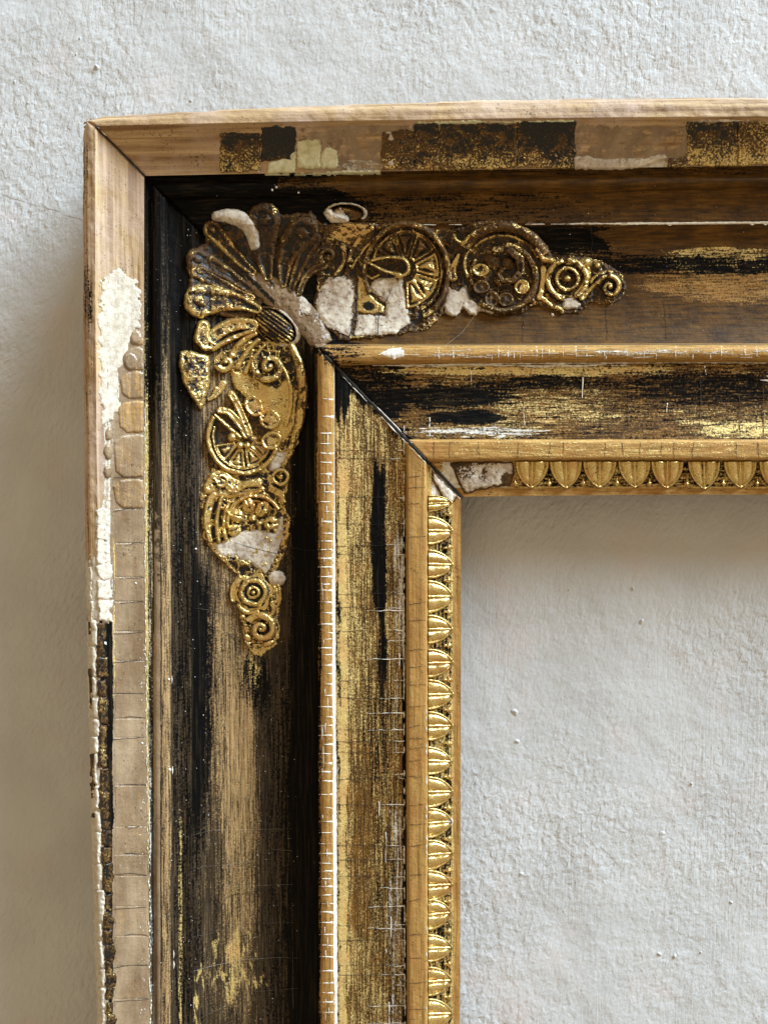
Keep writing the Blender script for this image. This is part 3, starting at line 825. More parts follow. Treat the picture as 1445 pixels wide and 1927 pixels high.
part('bud', pal, (470, 570, 575, 655), lambda X, Y: mxm(np.where(dome(X, Y, 518, 614, 43, 25, 38, 1) > 0, dome(X, Y, 518, 614, 43, 25, 38, 12, .5)+1.3*np.sin((-(X-518)*.62+(Y-614)*.79)*.95+1.2*np.sin((X-518)*.05)), -9),
    np.where(dome(X, Y, 518, 614, 44, 27, 35, 1) > 0, -9, dome(X, Y, 521, 614, 50, 33, 35, 6, .3))), dict(gold=-.25, black=.85, hi=.30,
    paint=lambda x, y, d, g, b, ge: (g, np.where((dome(x, y, 518, 614, 44, 27, 35, 1) > 0) | (x < 515), b, -.4), np.where((dome(x, y, 518, 614, 44, 27, 35, 1) < 0) & (x > 525), .9, ge))))
# broken lobe that shows its pale inside
def brk(XX, YY, dd, g, b, ge): return g, b, ge-.9*sst(465, 480, YY)
part('broken_lobe', frame, (385, 500, 385, 480), lambda X, Y: stroke(X, Y, [(408, 407, 10), (430, 406, 14), (452, 412, 16), (468, 424, 15), (476, 440, 14), (480, 462, 11)], 12, 0, .5), dict(gold=-.8, black=-.35, gesso=1.3, hi=0), mat=M_O)

# ---- low ground that joins the motifs of both arms
part('ornament_ground', frame, (365, 590, 600, 1250), lambda X, Y: poly(X, Y, [(470, 640), (540, 640), (575, 700), (580, 760), (560, 840), (535, 880), (545, 900), (536, 950), (548, 975), (540, 1030), (520, 1075), (532, 1110), (524, 1150), (525, 1200), (490, 1235), (460, 1210), (450, 1150), (434, 1120), (445, 1080), (400, 1040), (382, 1010), (378, 930), (400, 880), (430, 890), (470, 885), (520, 850), (530, 740), (440, 700), (410, 690), (420, 660)], 2.2, 4, 4, 2.2, 7)+3.2*np.clip(ridged(X, Y, 11, 5), 0, 1)**3, dict(gold=.30, black=.34, hi=.22), res=1.7)
part('ornament_ground', frame, (590, 1190, 410, 640), lambda X, Y: poly(X, Y, [(590, 430), (650, 415), (700, 425), (760, 415), (820, 430), (860, 430), (900, 415), (960, 415), (1020, 450), (1040, 485), (1070, 480), (1130, 490), (1170, 515), (1180, 545), (1150, 572), (1110, 570), (1090, 590), (1050, 590), (1010, 570), (980, 590), (930, 594), (880, 580), (840, 590), (800, 620), (720, 635), (640, 640), (600, 600)], 2.2, 4, 4, 2.2, 9)+3.2*np.clip(ridged(X, Y, 11, 6), 0, 1)**3, dict(gold=-.12, black=.40, hi=.16), res=1.7)
# ---- left arm of the ornament
part('scroll', frame, (470, 548, 650, 732), lambda X, Y: spiral(X, Y, 508, 690, 38, 1.8, 8, 10, 150, -1, 3), dict(gold=.28, black=.30, hi=.22))
acan = part('acanthus', frame, (395, 585, 640, 850), lambda X, Y: mxm(
    poly(X, Y, [(432, 690), (470, 705), (520, 728), (545, 700), (560, 740), (558, 800), (535, 840), (500, 800), (470, 755), (440, 730)], 4, 2, 6, 1.0),
    ), dict(gold=.95, black=-.12, hi=.1))
part('acanthus_rib', acan, (520, 590, 640, 850), lambda X, Y: mxm(
    stroke(X, Y, bez((548, 650), (592, 730), (548, 842), 7, 13, 12, 7), 12, 0, .5),
    stroke(X, Y, bez((532, 690), (562, 740), (538, 800), 4, 6, 10, 5), 9)), dict(gold=.25, black=.42, hi=.24,
    paint=lambda x, y, d, g, b, ge: (g, b, ge+1.0*(np.abs(x-(574-((y-740)/60)**2*6)) < 1.8))))
ros = part('rosette', frame, (385, 535, 740, 905), lambda X, Y: mxm(
    arc(X, Y, 458, 822, 66, 5.5, 10, 350, 215, 68),
    arc(X, Y, 458, 822, 57, 3, 6, 60, 200, 60),
    np.where(np.hypot(X-458, (Y-822)*.97) < 62, 2.0, -9)), dict(gold=.62, black=.08, hi=.3,
    paint=lambda x, y, d, g, b, ge: (np.where(d < 3.2, g-.35-.4*(x < 440), g), b+.25*(d < 3.2), ge)))
for (cx, cy, rx, ry, an) in [(478, 764, 23, 18, 60), (508, 789, 22, 20, 10), (511, 829, 22, 19, -20)]:
    part('petal', ros, (cx-26, cx+26, cy-26, cy+26), lambda X, Y, a=(cx, cy, rx, ry, an): petal(X, Y, *a, 13), dict(gold=.55, black=.12, hi=.22))
for a in (150, 105, 62, 25):
    part('petal', ros, (390, 530, 760, 900), lambda X, Y, a=a: wedge(X, Y, 458, 828, a, 16, 54, 19.5, 8), BR if a != 150 else dict(gold=.2, black=.2, hi=.3))
part('leaf', ros, (405, 480, 720, 850), lambda X, Y: mxm(
    stroke(X, Y, bez((414, 772), (440, 770), (464, 818), 7, 9), 12, .3),
    stroke(X, Y, bez((436, 742), (456, 775), (470, 816), 8, 8), 13, .3),
    stroke(X, Y, bez((405, 780), (425, 800), (452, 822), 4, 5), 10)), dict(gold=.8, black=.05, hi=.2))
for (cx, cy, r) in [(437, 823, 10), (452, 838, 9), (466, 838, 8), (478, 826, 8)]:
    part('boss', ros, (cx-12, cx+12, cy-12, cy+12), lambda X, Y, a=(cx, cy, r): dome(X, Y, a[0], a[1], a[2], a[2], 0, 12), BR)
part('broken_leaf', frame, (332, 405, 650, 782), lambda X, Y: mxm(
    poly(X, Y, [(338, 662), (352, 658), (396, 668), (396, 720), (386, 760), (379, 774), (366, 757), (345, 722), (337, 690)], 7, 1.5, 5, 2.5, 3)
    + np.where(True, 2.4*(fbm(X/5, Y/5, 2, 77)-.4), 0)), dict(gold=.35, black=.25, hi=.3))
part('broken_leaf', frame, (392, 430, 690, 760), lambda X, Y: mxm(stroke(X, Y, bez((420, 722), (412, 745), (392, 752), 8, 4), 5, .2), stroke(X, Y, bez((408, 730), (404, 748), (386, 756), 4, 3), 5)), dict(gold=.25, black=.1, hi=.25))
part('gesso_patch', frame, (495, 555, 835, 905), lambda X, Y: poly(X, Y, [(520, 848), (545, 850), (536, 868), (520, 890), (505, 888), (502, 868)], 5.0, 2.5, 6, 1.4, 5), GE)
part('bud', frame, (505, 560, 870, 945), lambda X, Y: mxm(arc(X, Y, 528, 898, 14, 4.5, 9), dome(X, Y, 528, 898, 7, 7, 0, 9), stroke(X, Y, [(512, 900, 7), (510, 918, 9), (530, 930, 7), (536, 950, 5)], 7), np.where(np.hypot(X-528, Y-898) < 12, 3, -9)), dict(gold=.6, black=.15, hi=.25))
part('leaf', frame, (378, 520, 878, 950), lambda X, Y: mxm(
    poly(X, Y, [(398, 885), (420, 880), (455, 905), (490, 895), (500, 925), (470, 935), (420, 940), (385, 930), (382, 912)], 6, 2.5, 6, 2.0, 8),
    stroke(X, Y, bez((440, 925), (462, 905), (488, 912), 8, 7), 11, .2), stroke(X, Y, bez((400, 895), (420, 905), (440, 925), 7, 8), 11, .2),
    arc(X, Y, 418, 905, 10, 4, 11)), dict(gold=.85, black=-.02, hi=.25))
ros2 = part('rosette', frame, (375, 545, 915, 1050), lambda X, Y: mxm(
    arc(X, Y, 480, 985, 52, 5, 11, 170, 330), arc(X, Y, 480, 985, 42, 3, 7, 175, 320),
    np.where(np.hypot(X-480, Y-985) < 46, 2.0, -9)), dict(gold=.8, black=.05, hi=.25))
for (cx, cy, rx, ry, an) in [(446, 970, 15, 13, 20), (468, 950, 15, 12, 70), (494, 957, 17, 12, -60), (511, 984, 15, 13, -10), (441, 997, 13, 12, 0)]:
    part('petal', ros2, (cx-20, cx+20, cy-20, cy+20), lambda X, Y, a=(cx, cy, rx+1, ry+1, an): np.where(dome(X, Y, *a, 12, .35) > 0, dome(X, Y, *a, 12, .35)-2.5*np.exp(-(((X-a[0])*(a[1]-982)-(Y-a[1])*(a[0]-483))/(np.hypot(a[0]-483, a[1]-982)*1.6))**2), -9), BR)
part('boss', ros2, (462, 500, 965, 1000), lambda X, Y: mxm(dome(X, Y, 476, 975, 9, 8, 0, 14), dome(X, Y, 488, 985, 8, 6, 0, 13)), dict(gold=.3, black=.45, hi=.1))
part('scroll', frame, (372, 440, 920, 1030), lambda X, Y: mxm(
    stroke(X, Y, bez((402, 932), (382, 965), (396, 1018), 8, 10, 9, 5), 11, .2),
    stroke(X, Y, bez((418, 936), (402, 970), (412, 1018), 4, 5), 12),
    stroke(X, Y, bez((432, 945), (416, 975), (426, 1015), 4, 5), 11)), dict(gold=.95, black=.02, hi=.3))
part('gesso_patch', frame, (385, 560, 960, 1085), lambda X, Y: poly(X, Y, [(432, 1010), (458, 996), (500, 994), (516, 1000), (520, 975), (536, 965), (538, 1010), (524, 1046), (512, 1070), (500, 1085), (470, 1062), (440, 1052), (410, 1048), (394, 1020), (415, 1018)], 4.3, 2.5, 9, 1.4, 11), dict(gold=-.6, black=-.25, gesso=1.05, hi=0))
part('gesso_patch', frame, (495, 545, 1065, 1110), lambda X, Y: dome(X, Y, 521, 1088, 17, 15, 0, 8, .4), GE)
def florette(X, Y, cx, cy, r):
    n = np.hypot(X-cx, Y-cy); a = np.arctan2(Y-cy, X-cx)
    edge = r*(1+.10*np.cos(a*6+1))
    rim = np.where(n < edge, 4+3*np.sin(np.clip(n/edge, 0, 1)*math.pi), -9)
    return mxm(rim, arc(X, Y, cx, cy, r*.62, r*.17, 12), arc(X, Y, cx, cy, r*.28, r*.13, 11), dome(X, Y, cx, cy, r*.16, r*.16, 0, 13))
part('florette', frame, (435, 525, 1070, 1160), lambda X, Y: florette(X, Y, 477, 1115, 36), dict(gold=.75, black=.05, hi=.25))
part('leaf', frame, (432, 540, 1085, 1170), lambda X, Y: mxm(
    stroke(X, Y, bez((452, 1090), (432, 1105), (440, 1128), 6, 6), 8, .3),
    stroke(X, Y, bez((519, 1102), (530, 1120), (520, 1138), 7, 6), 8, .5),
    stroke(X, Y, bez((450, 1140), (460, 1158), (485, 1150), 6, 5), 8),
    stroke(X, Y, bez((512, 1135), (520, 1150), (506, 1160), 5, 5), 7)), dict(gold=.6, black=.25, hi=.25))
part('rosette', frame, (450, 535, 1140, 1232), lambda X, Y: mxm(spiral(X, Y, 492, 1184, 36, 1.9, 8, 8, 210, 1, 3), dome(X, Y, 466, 1200, 10, 7, 40, 8), dome(X, Y, 505, 1211, 14, 7, -20, 8), dome(X, Y, 456, 1160, 7, 7, 0, 7)), dict(gold=.85, black=.02, hi=.22))
part('gilding_smear', frame, (440, 535, 1190, 1250), lambda X, Y: poly(X, Y, [(462, 1195), (520, 1195), (522, 1212), (500, 1228), (480, 1232), (466, 1218)], 1.4, 3, 4, .4, 13), BR)

# ---- top arm of the ornament
part('curl', frame, (600, 705, 372, 430), lambda X, Y: mxm(arc(X, Y, 650, 402, 38, 4, 8, 180, 20, 19), stroke(X, Y, [(618, 400, 9), (628, 410, 10), (650, 413, 7)], 10),
    poly(X, Y, [(612, 398), (640, 388), (690, 400), (680, 412), (640, 418), (615, 412)], 3, 1, 4, 1, 4)), dict(gold=.1, black=.25, gesso=.1, hi=.2, paint=lambda x, y, d, g, b, ge: (g, b, ge+.9*ell(x, y, 630, 409, 26, 12)+.5*(d > 5))))
def fld(x, y, d, g, b, ge):
    return g+.9*ell(x, y, 668, 440, 50, 35)*(fbm(x/9, y/5, 3, 90) > .47), b-.5*ell(x, y, 668, 440, 50, 35), ge
part('acanthus', frame, (600, 715, 410, 520), lambda X, Y: mxm(
    poly(X, Y, [(608, 425), (650, 418), (705, 420), (706, 455), (696, 490), (680, 505), (655, 478), (640, 455), (610, 448)], 4, 2, 6, 2.2, 6),
    stroke(X, Y, bez((628, 520), (655, 495), (645, 462), 4, 6), 10, .2), stroke(X, Y, bez((655, 490), (668, 450), (700, 430), 5, 5), 9, .2), stroke(X, Y, bez((662, 505), (680, 470), (704, 450), 4, 4), 8), dome(X, Y, 658, 501, 5, 5, 0, 9)), dict(gold=-.05, black=.3, hi=.2, paint=fld))
ros3 = part('rosette', frame, (680, 850, 415, 625), lambda X, Y: mxm(
    arc(X, Y, 765, 512, 78, 6, 11, 150, 70, 90), arc(X, Y, 765, 512, 66, 3.5, 7, 200, 70, 77),
    np.where(np.hypot(X-765, (Y-512)*.87) < 72, 2.2, -9)), dict(gold=-.08, black=.30, hi=.15))
for (a_, tn) in [(-128, DK), (-90, DK), (-50, dict(gold=.0, black=.25, hi=.2)), (-8, dict(gold=.62, black=.1, hi=.25)), (34, dict(gold=.75, black=.02, hi=.25)), (68, dict(gold=.7, black=.05, hi=.25))]:
    part('petal', ros3, (685, 845, 425, 600), lambda X, Y, a_=a_: wedge(X, (Y-512)*.87+512, 762, 508, a_, 20, 64, 19.5, 9), tn)
part('leaf', ros3, (685, 780, 480, 535), lambda X, Y: mxm(
    stroke(X, Y, bez((694, 494), (720, 512), (752, 516), 3.5, 4.5), 13), arc(X, Y, 752, 503, 17, 5, 13, 270, 120),
    stroke(X, Y, bez((700, 490), (730, 480), (755, 486), 4, 5), 11), stroke(X, Y, [(686, 500, 3), (688, 518, 3), (700, 524, 3), (714, 517, 3)], 10)), dict(gold=.3, black=.2, hi=.3))
part('gesso_patch', frame, (590, 690, 505, 665), lambda X, Y: poly(X, Y, [(600, 535), (618, 517), (650, 514), (672, 522), (672, 560), (670, 590), (662, 636), (640, 632), (612, 618), (596, 600), (588, 570)], 5.6, 2, 13, 1.8, 21), dict(gold=-.9, black=-.35, gesso=.95, hi=0, paint=lambda x, y, d, g, b, ge: (g, b, ge-.35*(1-sst(530, 560, y))*sst(640, 670, x))))
part('gesso_patch', frame, (660, 790, 515, 650), lambda X, Y: poly(X, Y, [(696, 530), (706, 522), (760, 520), (766, 560), (774, 608), (745, 630), (712, 633), (664, 634), (670, 588), (690, 590), (722, 592), (724, 572), (706, 558), (692, 545)], 5.6, 2, 8, 1.6, 22), dict(gold=-.9, black=-.5, gesso=1.1, hi=0))
part('gilding_patch', frame, (665, 730, 510, 600), lambda X, Y: poly(X, Y, [(672, 516), (690, 525), (692, 548), (712, 566), (724, 576), (722, 590), (690, 592), (670, 586)], 5, 2, 4, 1, 23), dict(gold=.9, black=-.1, hi=.1, paint=lambda x, y, d, g, b, ge: (g, b+1.4*ell(x, y, 694, 576, 13, 10), ge)))
part('leaf', frame, (840, 890, 440, 535), lambda X, Y: mxm(arc(X, Y, 868, 442, 14, 4, 10, 0, 230), stroke(X, Y, bez((862, 480), (848, 505), (852, 522), 4, 10), 10, .3), stroke(X, Y, bez((884, 470), (866, 490), (880, 520), 3, 5), 10)), dict(gold=.25, black=.3, hi=.22))
part('gesso_patch', frame, (825, 945, 515, 605), lambda X, Y: poly(X, Y, [(842, 536), (862, 546), (878, 535), (884, 560), (905, 575), (936, 588), (925, 592), (900, 586), (897, 594), (884, 592), (870, 582), (858, 598), (838, 590), (832, 575), (840, 556)], 5.0, 2, 5, 1.6, 24), GE)
cres = part('crescent', frame, (860, 1060, 412, 510), lambda X, Y: mxm(
    arc(X, Y, 945, 516, 88, 11, 10, 215, 335), arc(X, Y, 945, 516, 73, 4, 7, 225, 335),
    stroke(X, Y, [(1010, 470, 6), (1022, 488, 7), (1036, 490, 8)], 11)), dict(gold=.02, black=.20, hi=.18, paint=lambda x, y, d, g, b, ge: (g+.9*ell(x, y, 945, 455, 40, 8)+.9*ell(x, y, 1020, 486, 12, 8), b-.4*ell(x, y, 945, 455, 40, 8), ge)))
ros4 = part('rosette', frame, (870, 1025, 455, 600), lambda X, Y: mxm(
    arc(X, Y, 946, 522, 62, 7, 11, 275, 135), arc(X, Y, 946, 522, 60, 5, 8, 165, 215),
    np.where(np.hypot(X-943, Y-522) < 56, 1.5, -9)), dict(gold=-.12, black=.36, hi=.15))
part('scroll', ros4, (900, 1000, 460, 540), lambda X, Y: mxm(stroke(X, Y, [(930, 470, 7), (955, 468, 9), (978, 485, 10), (980, 510, 9), (965, 528, 7), (946, 528, 5), (938, 515, 5), (948, 506, 3)], 14, .2), dome(X, Y, 927, 492, 20, 14, 30, 9), dome(X, Y, 955, 496, 14, 14, 0, 9)), DK)
for (cx, cy, rx, ry, tn) in [(904, 508, 15, 11, dict(gold=.35, black=.1, hi=.25)), (905, 540, 15, 12, DK), (925, 562, 13, 14, DK), (951, 564, 14, 13, DK), (982, 540, 14, 13, dict(gold=.7, black=.1, hi=.2))]:
    part('petal', ros4, (cx-20, cx+20, cy-20, cy+20), lambda X, Y, a=(cx, cy, rx, ry): petal(X, Y, a[0], a[1], a[2]+2, a[3]+2, 0, 11), tn)
part('boss', ros4, (920, 955, 512, 545), lambda X, Y: dome(X, Y, 937, 528, 11, 10, 0, 9), DK)
part('leaf', frame, (1000, 1040, 490, 575), lambda X, Y: mxm(stroke(X, Y, bez((1022, 505), (1024, 530), (1014, 560), 7, 6), 9, .2), stroke(X, Y, bez((1014, 558), (1030, 565), (1042, 580), 6, 4), 7)), dict(gold=.75, black=.05, hi=.25))
part('scroll', frame, (1024, 1110, 485, 585), lambda X, Y: mxm(arc(X, Y, 1067, 526, 36, 7, 10, 100, 60), arc(X, Y, 1067, 524, 20, 5, 11), dome(X, Y, 1068, 524, 9, 9, 0, 11), np.where(np.hypot(X-1067, Y-526) < 32, 1, -9), stroke(X, Y, [(1030, 555, 6), (1042, 575, 7), (1055, 582, 4)], 6)), dict(gold=-.05, black=.3, hi=.28))
part('leaf', frame, (1055, 1140, 478, 565), lambda X, Y: mxm(dome(X, Y, 1072, 492, 13, 9, 0, 8), dome(X, Y, 1100, 495, 15, 13, 0, 9), dome(X, Y, 1124, 499, 7, 7, 0, 9), stroke(X, Y, bez((1104, 508), (1108, 530), (1085, 555), 8, 7), 8, .2), stroke(X, Y, bez((1120, 535), (1108, 545), (1094, 562), 5, 6), 7)), dict(gold=.38, black=.18, hi=.28))
part('gesso_patch', frame, (1045, 1105, 550, 590), lambda X, Y: poly(X, Y, [(1058, 562), (1078, 556), (1094, 572), (1086, 582), (1056, 583)], 5.0, 2, 5, 1.2, 25), GE)
part('scroll', frame, (1110, 1185, 495, 575), lambda X, Y: mxm(spiral(X, Y, 1147, 540, 31, 1.7, 6.5, 8, 190, 1, 3), stroke(X, Y, bez((1112, 530), (1126, 510), (1150, 512), 5, 5), 8)), dict(gold=-.02, black=.25, hi=.28))

# ------------------------------------------------------------------ leaf-and-dart moulding on the sight edge
def leaf_mesh(var):
    """one tongue leaf: u along the leaf (0 root .. 1 tip), v across (-1..1), height in design units"""
    nu, nv = 40, 44
    u = np.linspace(-.04, 1.12, nu); v = np.linspace(-1.12, 1.12, nv)
    Ug, Vg = np.meshgrid(u, v, indexing='ij')
    k = 1.05-.03*var
    wdt = k*np.power(np.clip(1-np.power(np.clip(Ug, 0, 1), 2.1), 0, 1),   .74)
    ins = (np.abs(Vg) < wdt) & (Ug < 1) & (Ug > -.02)
    q = np.abs(Vg)/np.maximum(wdt, .02)
    edge_d = (wdt-np.abs(Vg))
    ridge = 6.8*np.exp(-((edge_d-.10)/.075)**2)
    rib = 6.0*np.exp(-(Vg/.075)**2)*(1-.25*Ug)
    lob = np.clip(1-((np.abs(Vg)-.47*wdt)/(.34*np.maximum(wdt, .05)))**2, 0, 1)
    bel = 6.6*np.sqrt(lob)*(1-sst(.62, .98, Ug))*(1+.12*np.sin(Ug*9+Vg*2+var))
    D = 1.0+2.6*np.clip(1-q*q, 0, 1)*(1-Ug*.5)+np.maximum(np.maximum(ridge, rib), bel)+.5*(fbm(Ug*5+var*9, Vg*5, 2, 50+var)-.5)
    D = D*sst(0, .05, edge_d+.02)
    D = np.where(ins, D, -1.5)
    f = grid_faces(nu, nv)
    keep = ins.ravel()[f].any(1); f = f[keep]
    used = np.unique(f); remap = -np.ones(nu*nv, int); remap[used] = np.arange(len(used)); f = remap[f]
    P = np.stack([Ug.ravel()[used], Vg.ravel()[used], D.ravel()[used]], 1)
    return P, f
LEAVES = [leaf_mesh(v) for v in range(3)]
def place_leaf(side, c, half, var, u0, u1, skew=0.0, paint=None):
    """build the leaf on the slope of the sight moulding; c = centre along the rail, in photograph units"""
    P, f = LEAVES[var]
    u, v, d = P[:, 0], P[:, 1], P[:, 2]
    d = d*random.uniform(.85, 1.15)*(1.1 if side == 'T' else 1.0)+2.0*(fbm(u*4+c*.37, v*3+c*.11, 3, 8)-.5)*np.clip(d, 0, 1)
    if side == 'L':
        px = u0+(u1-u0)*u; py = c+half*v+skew*u
    else:
        py = u0+(u1-u0)*u; px = c+half*v+skew*u
    hb = 86-9*np.clip(u, 0, 1)
    V = W(px, py, hb+d)
    n = len(u)
    cav = np.clip((d-4.0)/2.4, -1, 1)
    g = .88+.26*cav; b = .14-.62*cav  # gold on the ridges; shade in the grooves painted as black
    g = g+.5*(fbm(px/12, py/12, 3, 14)-.5)
    if side == 'T': b = b+.14
    dl_ = random.uniform(-.12, .1); g = g+dl_; b = b+max(0, random.uniform(-.25, .25))*(fbm(px/9, py/9, 2, 5) > .5)
    ge = np.full(n, -.8)
    if paint: ge = np.where(np.hypot(px-paint[0], py-paint[1]) < paint[2], 1.2, ge)
    flip = (side == 'L')
    ff = f if not flip else f[:, ::-1]
    return mesh_obj('tongue_leaf', V, ff.tolist(), M_L, RAILS[side], dict(gold=g, black=b, gesso=ge, wood=np.full(n, -1.), size=np.full(n, -1.), tan=np.full(n, -1.)))
def place_dart(side, c, s, a, b_, hh=6):
    x, y = (a, c) if side == 'L' else (c, a)
    rx, ry = (7.5, 6.5) if side == 'L' else (7, 8)
    def f(X, Y):
        d = np.abs(X-x)/rx+np.abs(Y-y)/ry+.15*np.sin(X*.9+Y*.7)
        q = stroke(X, Y, [(x-9, y, 2.2), (x, y, 3)] if side == 'L' else [(x, y-9, 2.2), (x, y, 3)], 4)
        return mxm(np.where(d < 1.05, hh*np.clip(1.05-d, 0, 1)**.6, -9), q)
    relief('dart', RAILS[side], x-13, x+11, y-13, y+13, f, res=1.5, side=side, tone=dict(gold=.8, black=.05, hi=.2))
lc = [946, 998, 1060, 1121, 1183.5, 1246.5, 1307, 1366, 1430.5, 1490, 1549.5, 1609, 1666, 1722, 1783, 1846, 1907, 1968, 2029, 2090]
for i, c in enumerate(lc):
    hw = 29 if i else 16
    sk = random.uniform(-3, 2)-(2 if c > 1500 else 0)
    place_leaf('L', c+random.uniform(-1.5, 1.5), hw*random.uniform(.94, 1.04), i % 3, 806.5, 853+random.uniform(-2.5, 1.5), sk, (849, 1546, 7) if abs(c-1549.5) < 1 else None)
    if i < len(lc)-1 and i > 0: place_dart('L', (c+lc[i+1])/2+1+random.uniform(-2, 2), 0, 845, 0)
place_dart('L', 968, 0, 846, 0)
tc_ = [1001, 1064, 1128, 1193, 1255, 1324, 1392, 1457, 1522, 1587]
for i, c in enumerate(tc_):
    place_leaf('T', c, 31*random.uniform(.95, 1.03), (i+1) % 3, 869.5, 920+random.uniform(-2, 1.5), random.uniform(-2, 3))
    place_dart('T', c-32+random.uniform(-2, 2), 0, 910, 0, 7)

# bare gesso where the moulding has broken away next to the mitre
part('gesso_patch', RAILS['T'], (835, 972, 866, 935), lambda X, Y: poly(X, Y, [(845, 870), (905, 868), (966, 868), (968, 890), (960, 915), (925, 918), (880, 930), (872, 928)], 4, 2, 8, 2.0, 31), dict(gold=-.7, black=-.2, gesso=.85, hi=0, paint=lambda x, y, d, g, b, ge: (g, b+.5*ell(x, y, 862, 880, 30, 20), ge-.5*ell(x, y, 868, 885, 30, 20)-.6*ell(x, y, 955, 905, 14, 14))), side='T')
part('gesso_patch', RAILS['L'], (800, 872, 850, 965), lambda X, Y: poly(X, Y, [(812, 880), (826, 894), (862, 932), (855, 945), (838, 950), (826, 925), (812, 905)], 4, 2, 8, 1.4, 32), dict(gold=-.6, black=-.3, gesso=1.0, hi=0), side='L')

# ------------------------------------------------------------------ flakes of old gilding left on the outer rim
def flake(name, side, pts, th, tone, seed, amp=1.6, edge=1.2, lump=.5, mat=None, sink=1.0):
    xs = [p[0] for p in pts]; ys = [p[1] for p in pts]
    return part(name, RAILS[side], (min(xs)-5, max(xs)+5, min(ys)-5, max(ys)+5), lambda X, Y: poly(X, Y, pts, th, amp, edge, lump, seed), tone, side=side, res=1.6,
                mat=mat or (M_O if side == 'T' else M_WV), sink=sink, warp=.25)
def rect(x0, y0, x1, y1, j=2.0):
    r = lambda: random.uniform(-j, j)
    return [(x0+r(), y0+r()), ((x0+x1)/2, y0+r()), (x1+r(), y0+r()), (x1+r(), (y0+y1)/2), (x1+r(), y1+r()), ((x0+x1)/2, y1+r()), (x0+r(), y1+r()), (x0+r(), (y0+y1)/2)]
def blk(v0, v1, y0, y1, gold=-.3):
    return dict(gold=gold+.0, tan=-.4, pn=.3, black=.2, hi=.05, paint=lambda x, y, d, g, b, ge: (g+.28*sst(.3, .9, (y-y0)/(y1-y0)), b+v0+(v1-v0)*np.clip((y-y0)/(y1-y0), 0, 1)-.12+1.7*(fbm(x/17, y/13, 4, 15)-.5), ge))
TF = [((416, 250, 492, 324), blk(.6, .0, 250, 324, .15)), ((492, 240, 557, 300), blk(1.2, .9, 240, 300, -.3)),
      ((720, 248, 779, 320), blk(.25, .0, 245, 320, .1)), ((780, 233, 826, 320), blk(.6, -.05, 233, 320, .1)), ((827, 233, 899, 320), blk(.6, -.05, 233, 320, .1)),
      ((900, 232, 972, 319), blk(.75, -.05, 232, 319, .1)), ((973, 231, 1081, 318), blk(1.1, -.05, 231, 318, .1)),
      ((1255, 297, 1291, 315), blk(.1, .2, 290, 318, .1)), ((1293, 230, 1388, 313), blk(.55, -.1, 230, 313, .25)), ((1389, 230, 1448, 311), blk(.1, -.1, 230, 311, .3)), ((1450, 229, 1560, 311), blk(.4, 0, 230, 311, .2)), ((1562, 229, 1700, 311), blk(.4, 0, 230, 311, .2))]
for i, (r, tn) in enumerate(TF):
    flake('gilding_flake', 'T', rect(*r, j=2.0), 2.2, tn, 100+i, 4.0, 1.2, 1.0)
PALE = dict(pn=0, gold=-.9, black=-.8, gesso=1.1, hi=0)
for i, pts in enumerate([[(502, 326), (508, 306), (530, 300), (552, 282), (557, 284), (556, 326)], [(559, 266), (582, 262), (602, 264), (603, 314), (560, 316)], [(604, 290), (614, 278), (634, 284), (638, 305), (632, 316), (604, 316)],
                         [(500, 327), (560, 327), (640, 322), (715, 321), (715, 327), (640, 329), (500, 330)], [(722, 250), (738, 247), (742, 262), (726, 300), (742, 300), (740, 310), (718, 318)],
                         [(1080, 296), (1110, 294), (1130, 302), (1210, 300), (1250, 290), (1256, 296), (1215, 312), (1180, 318), (1082, 319)], [(785, 229), (850, 228), (950, 227), (1080, 227), (1080, 231), (930, 232), (785, 233)], [(1300, 226), (1400, 225), (1400, 230), (1300, 230)]]):
    flake('gesso_flake', 'T', pts, 2.0, PALE, 130+i, 3.2, 2.5, .9, mat=(M_PALE if i in (0, 1, 2, 3, 6) else None))

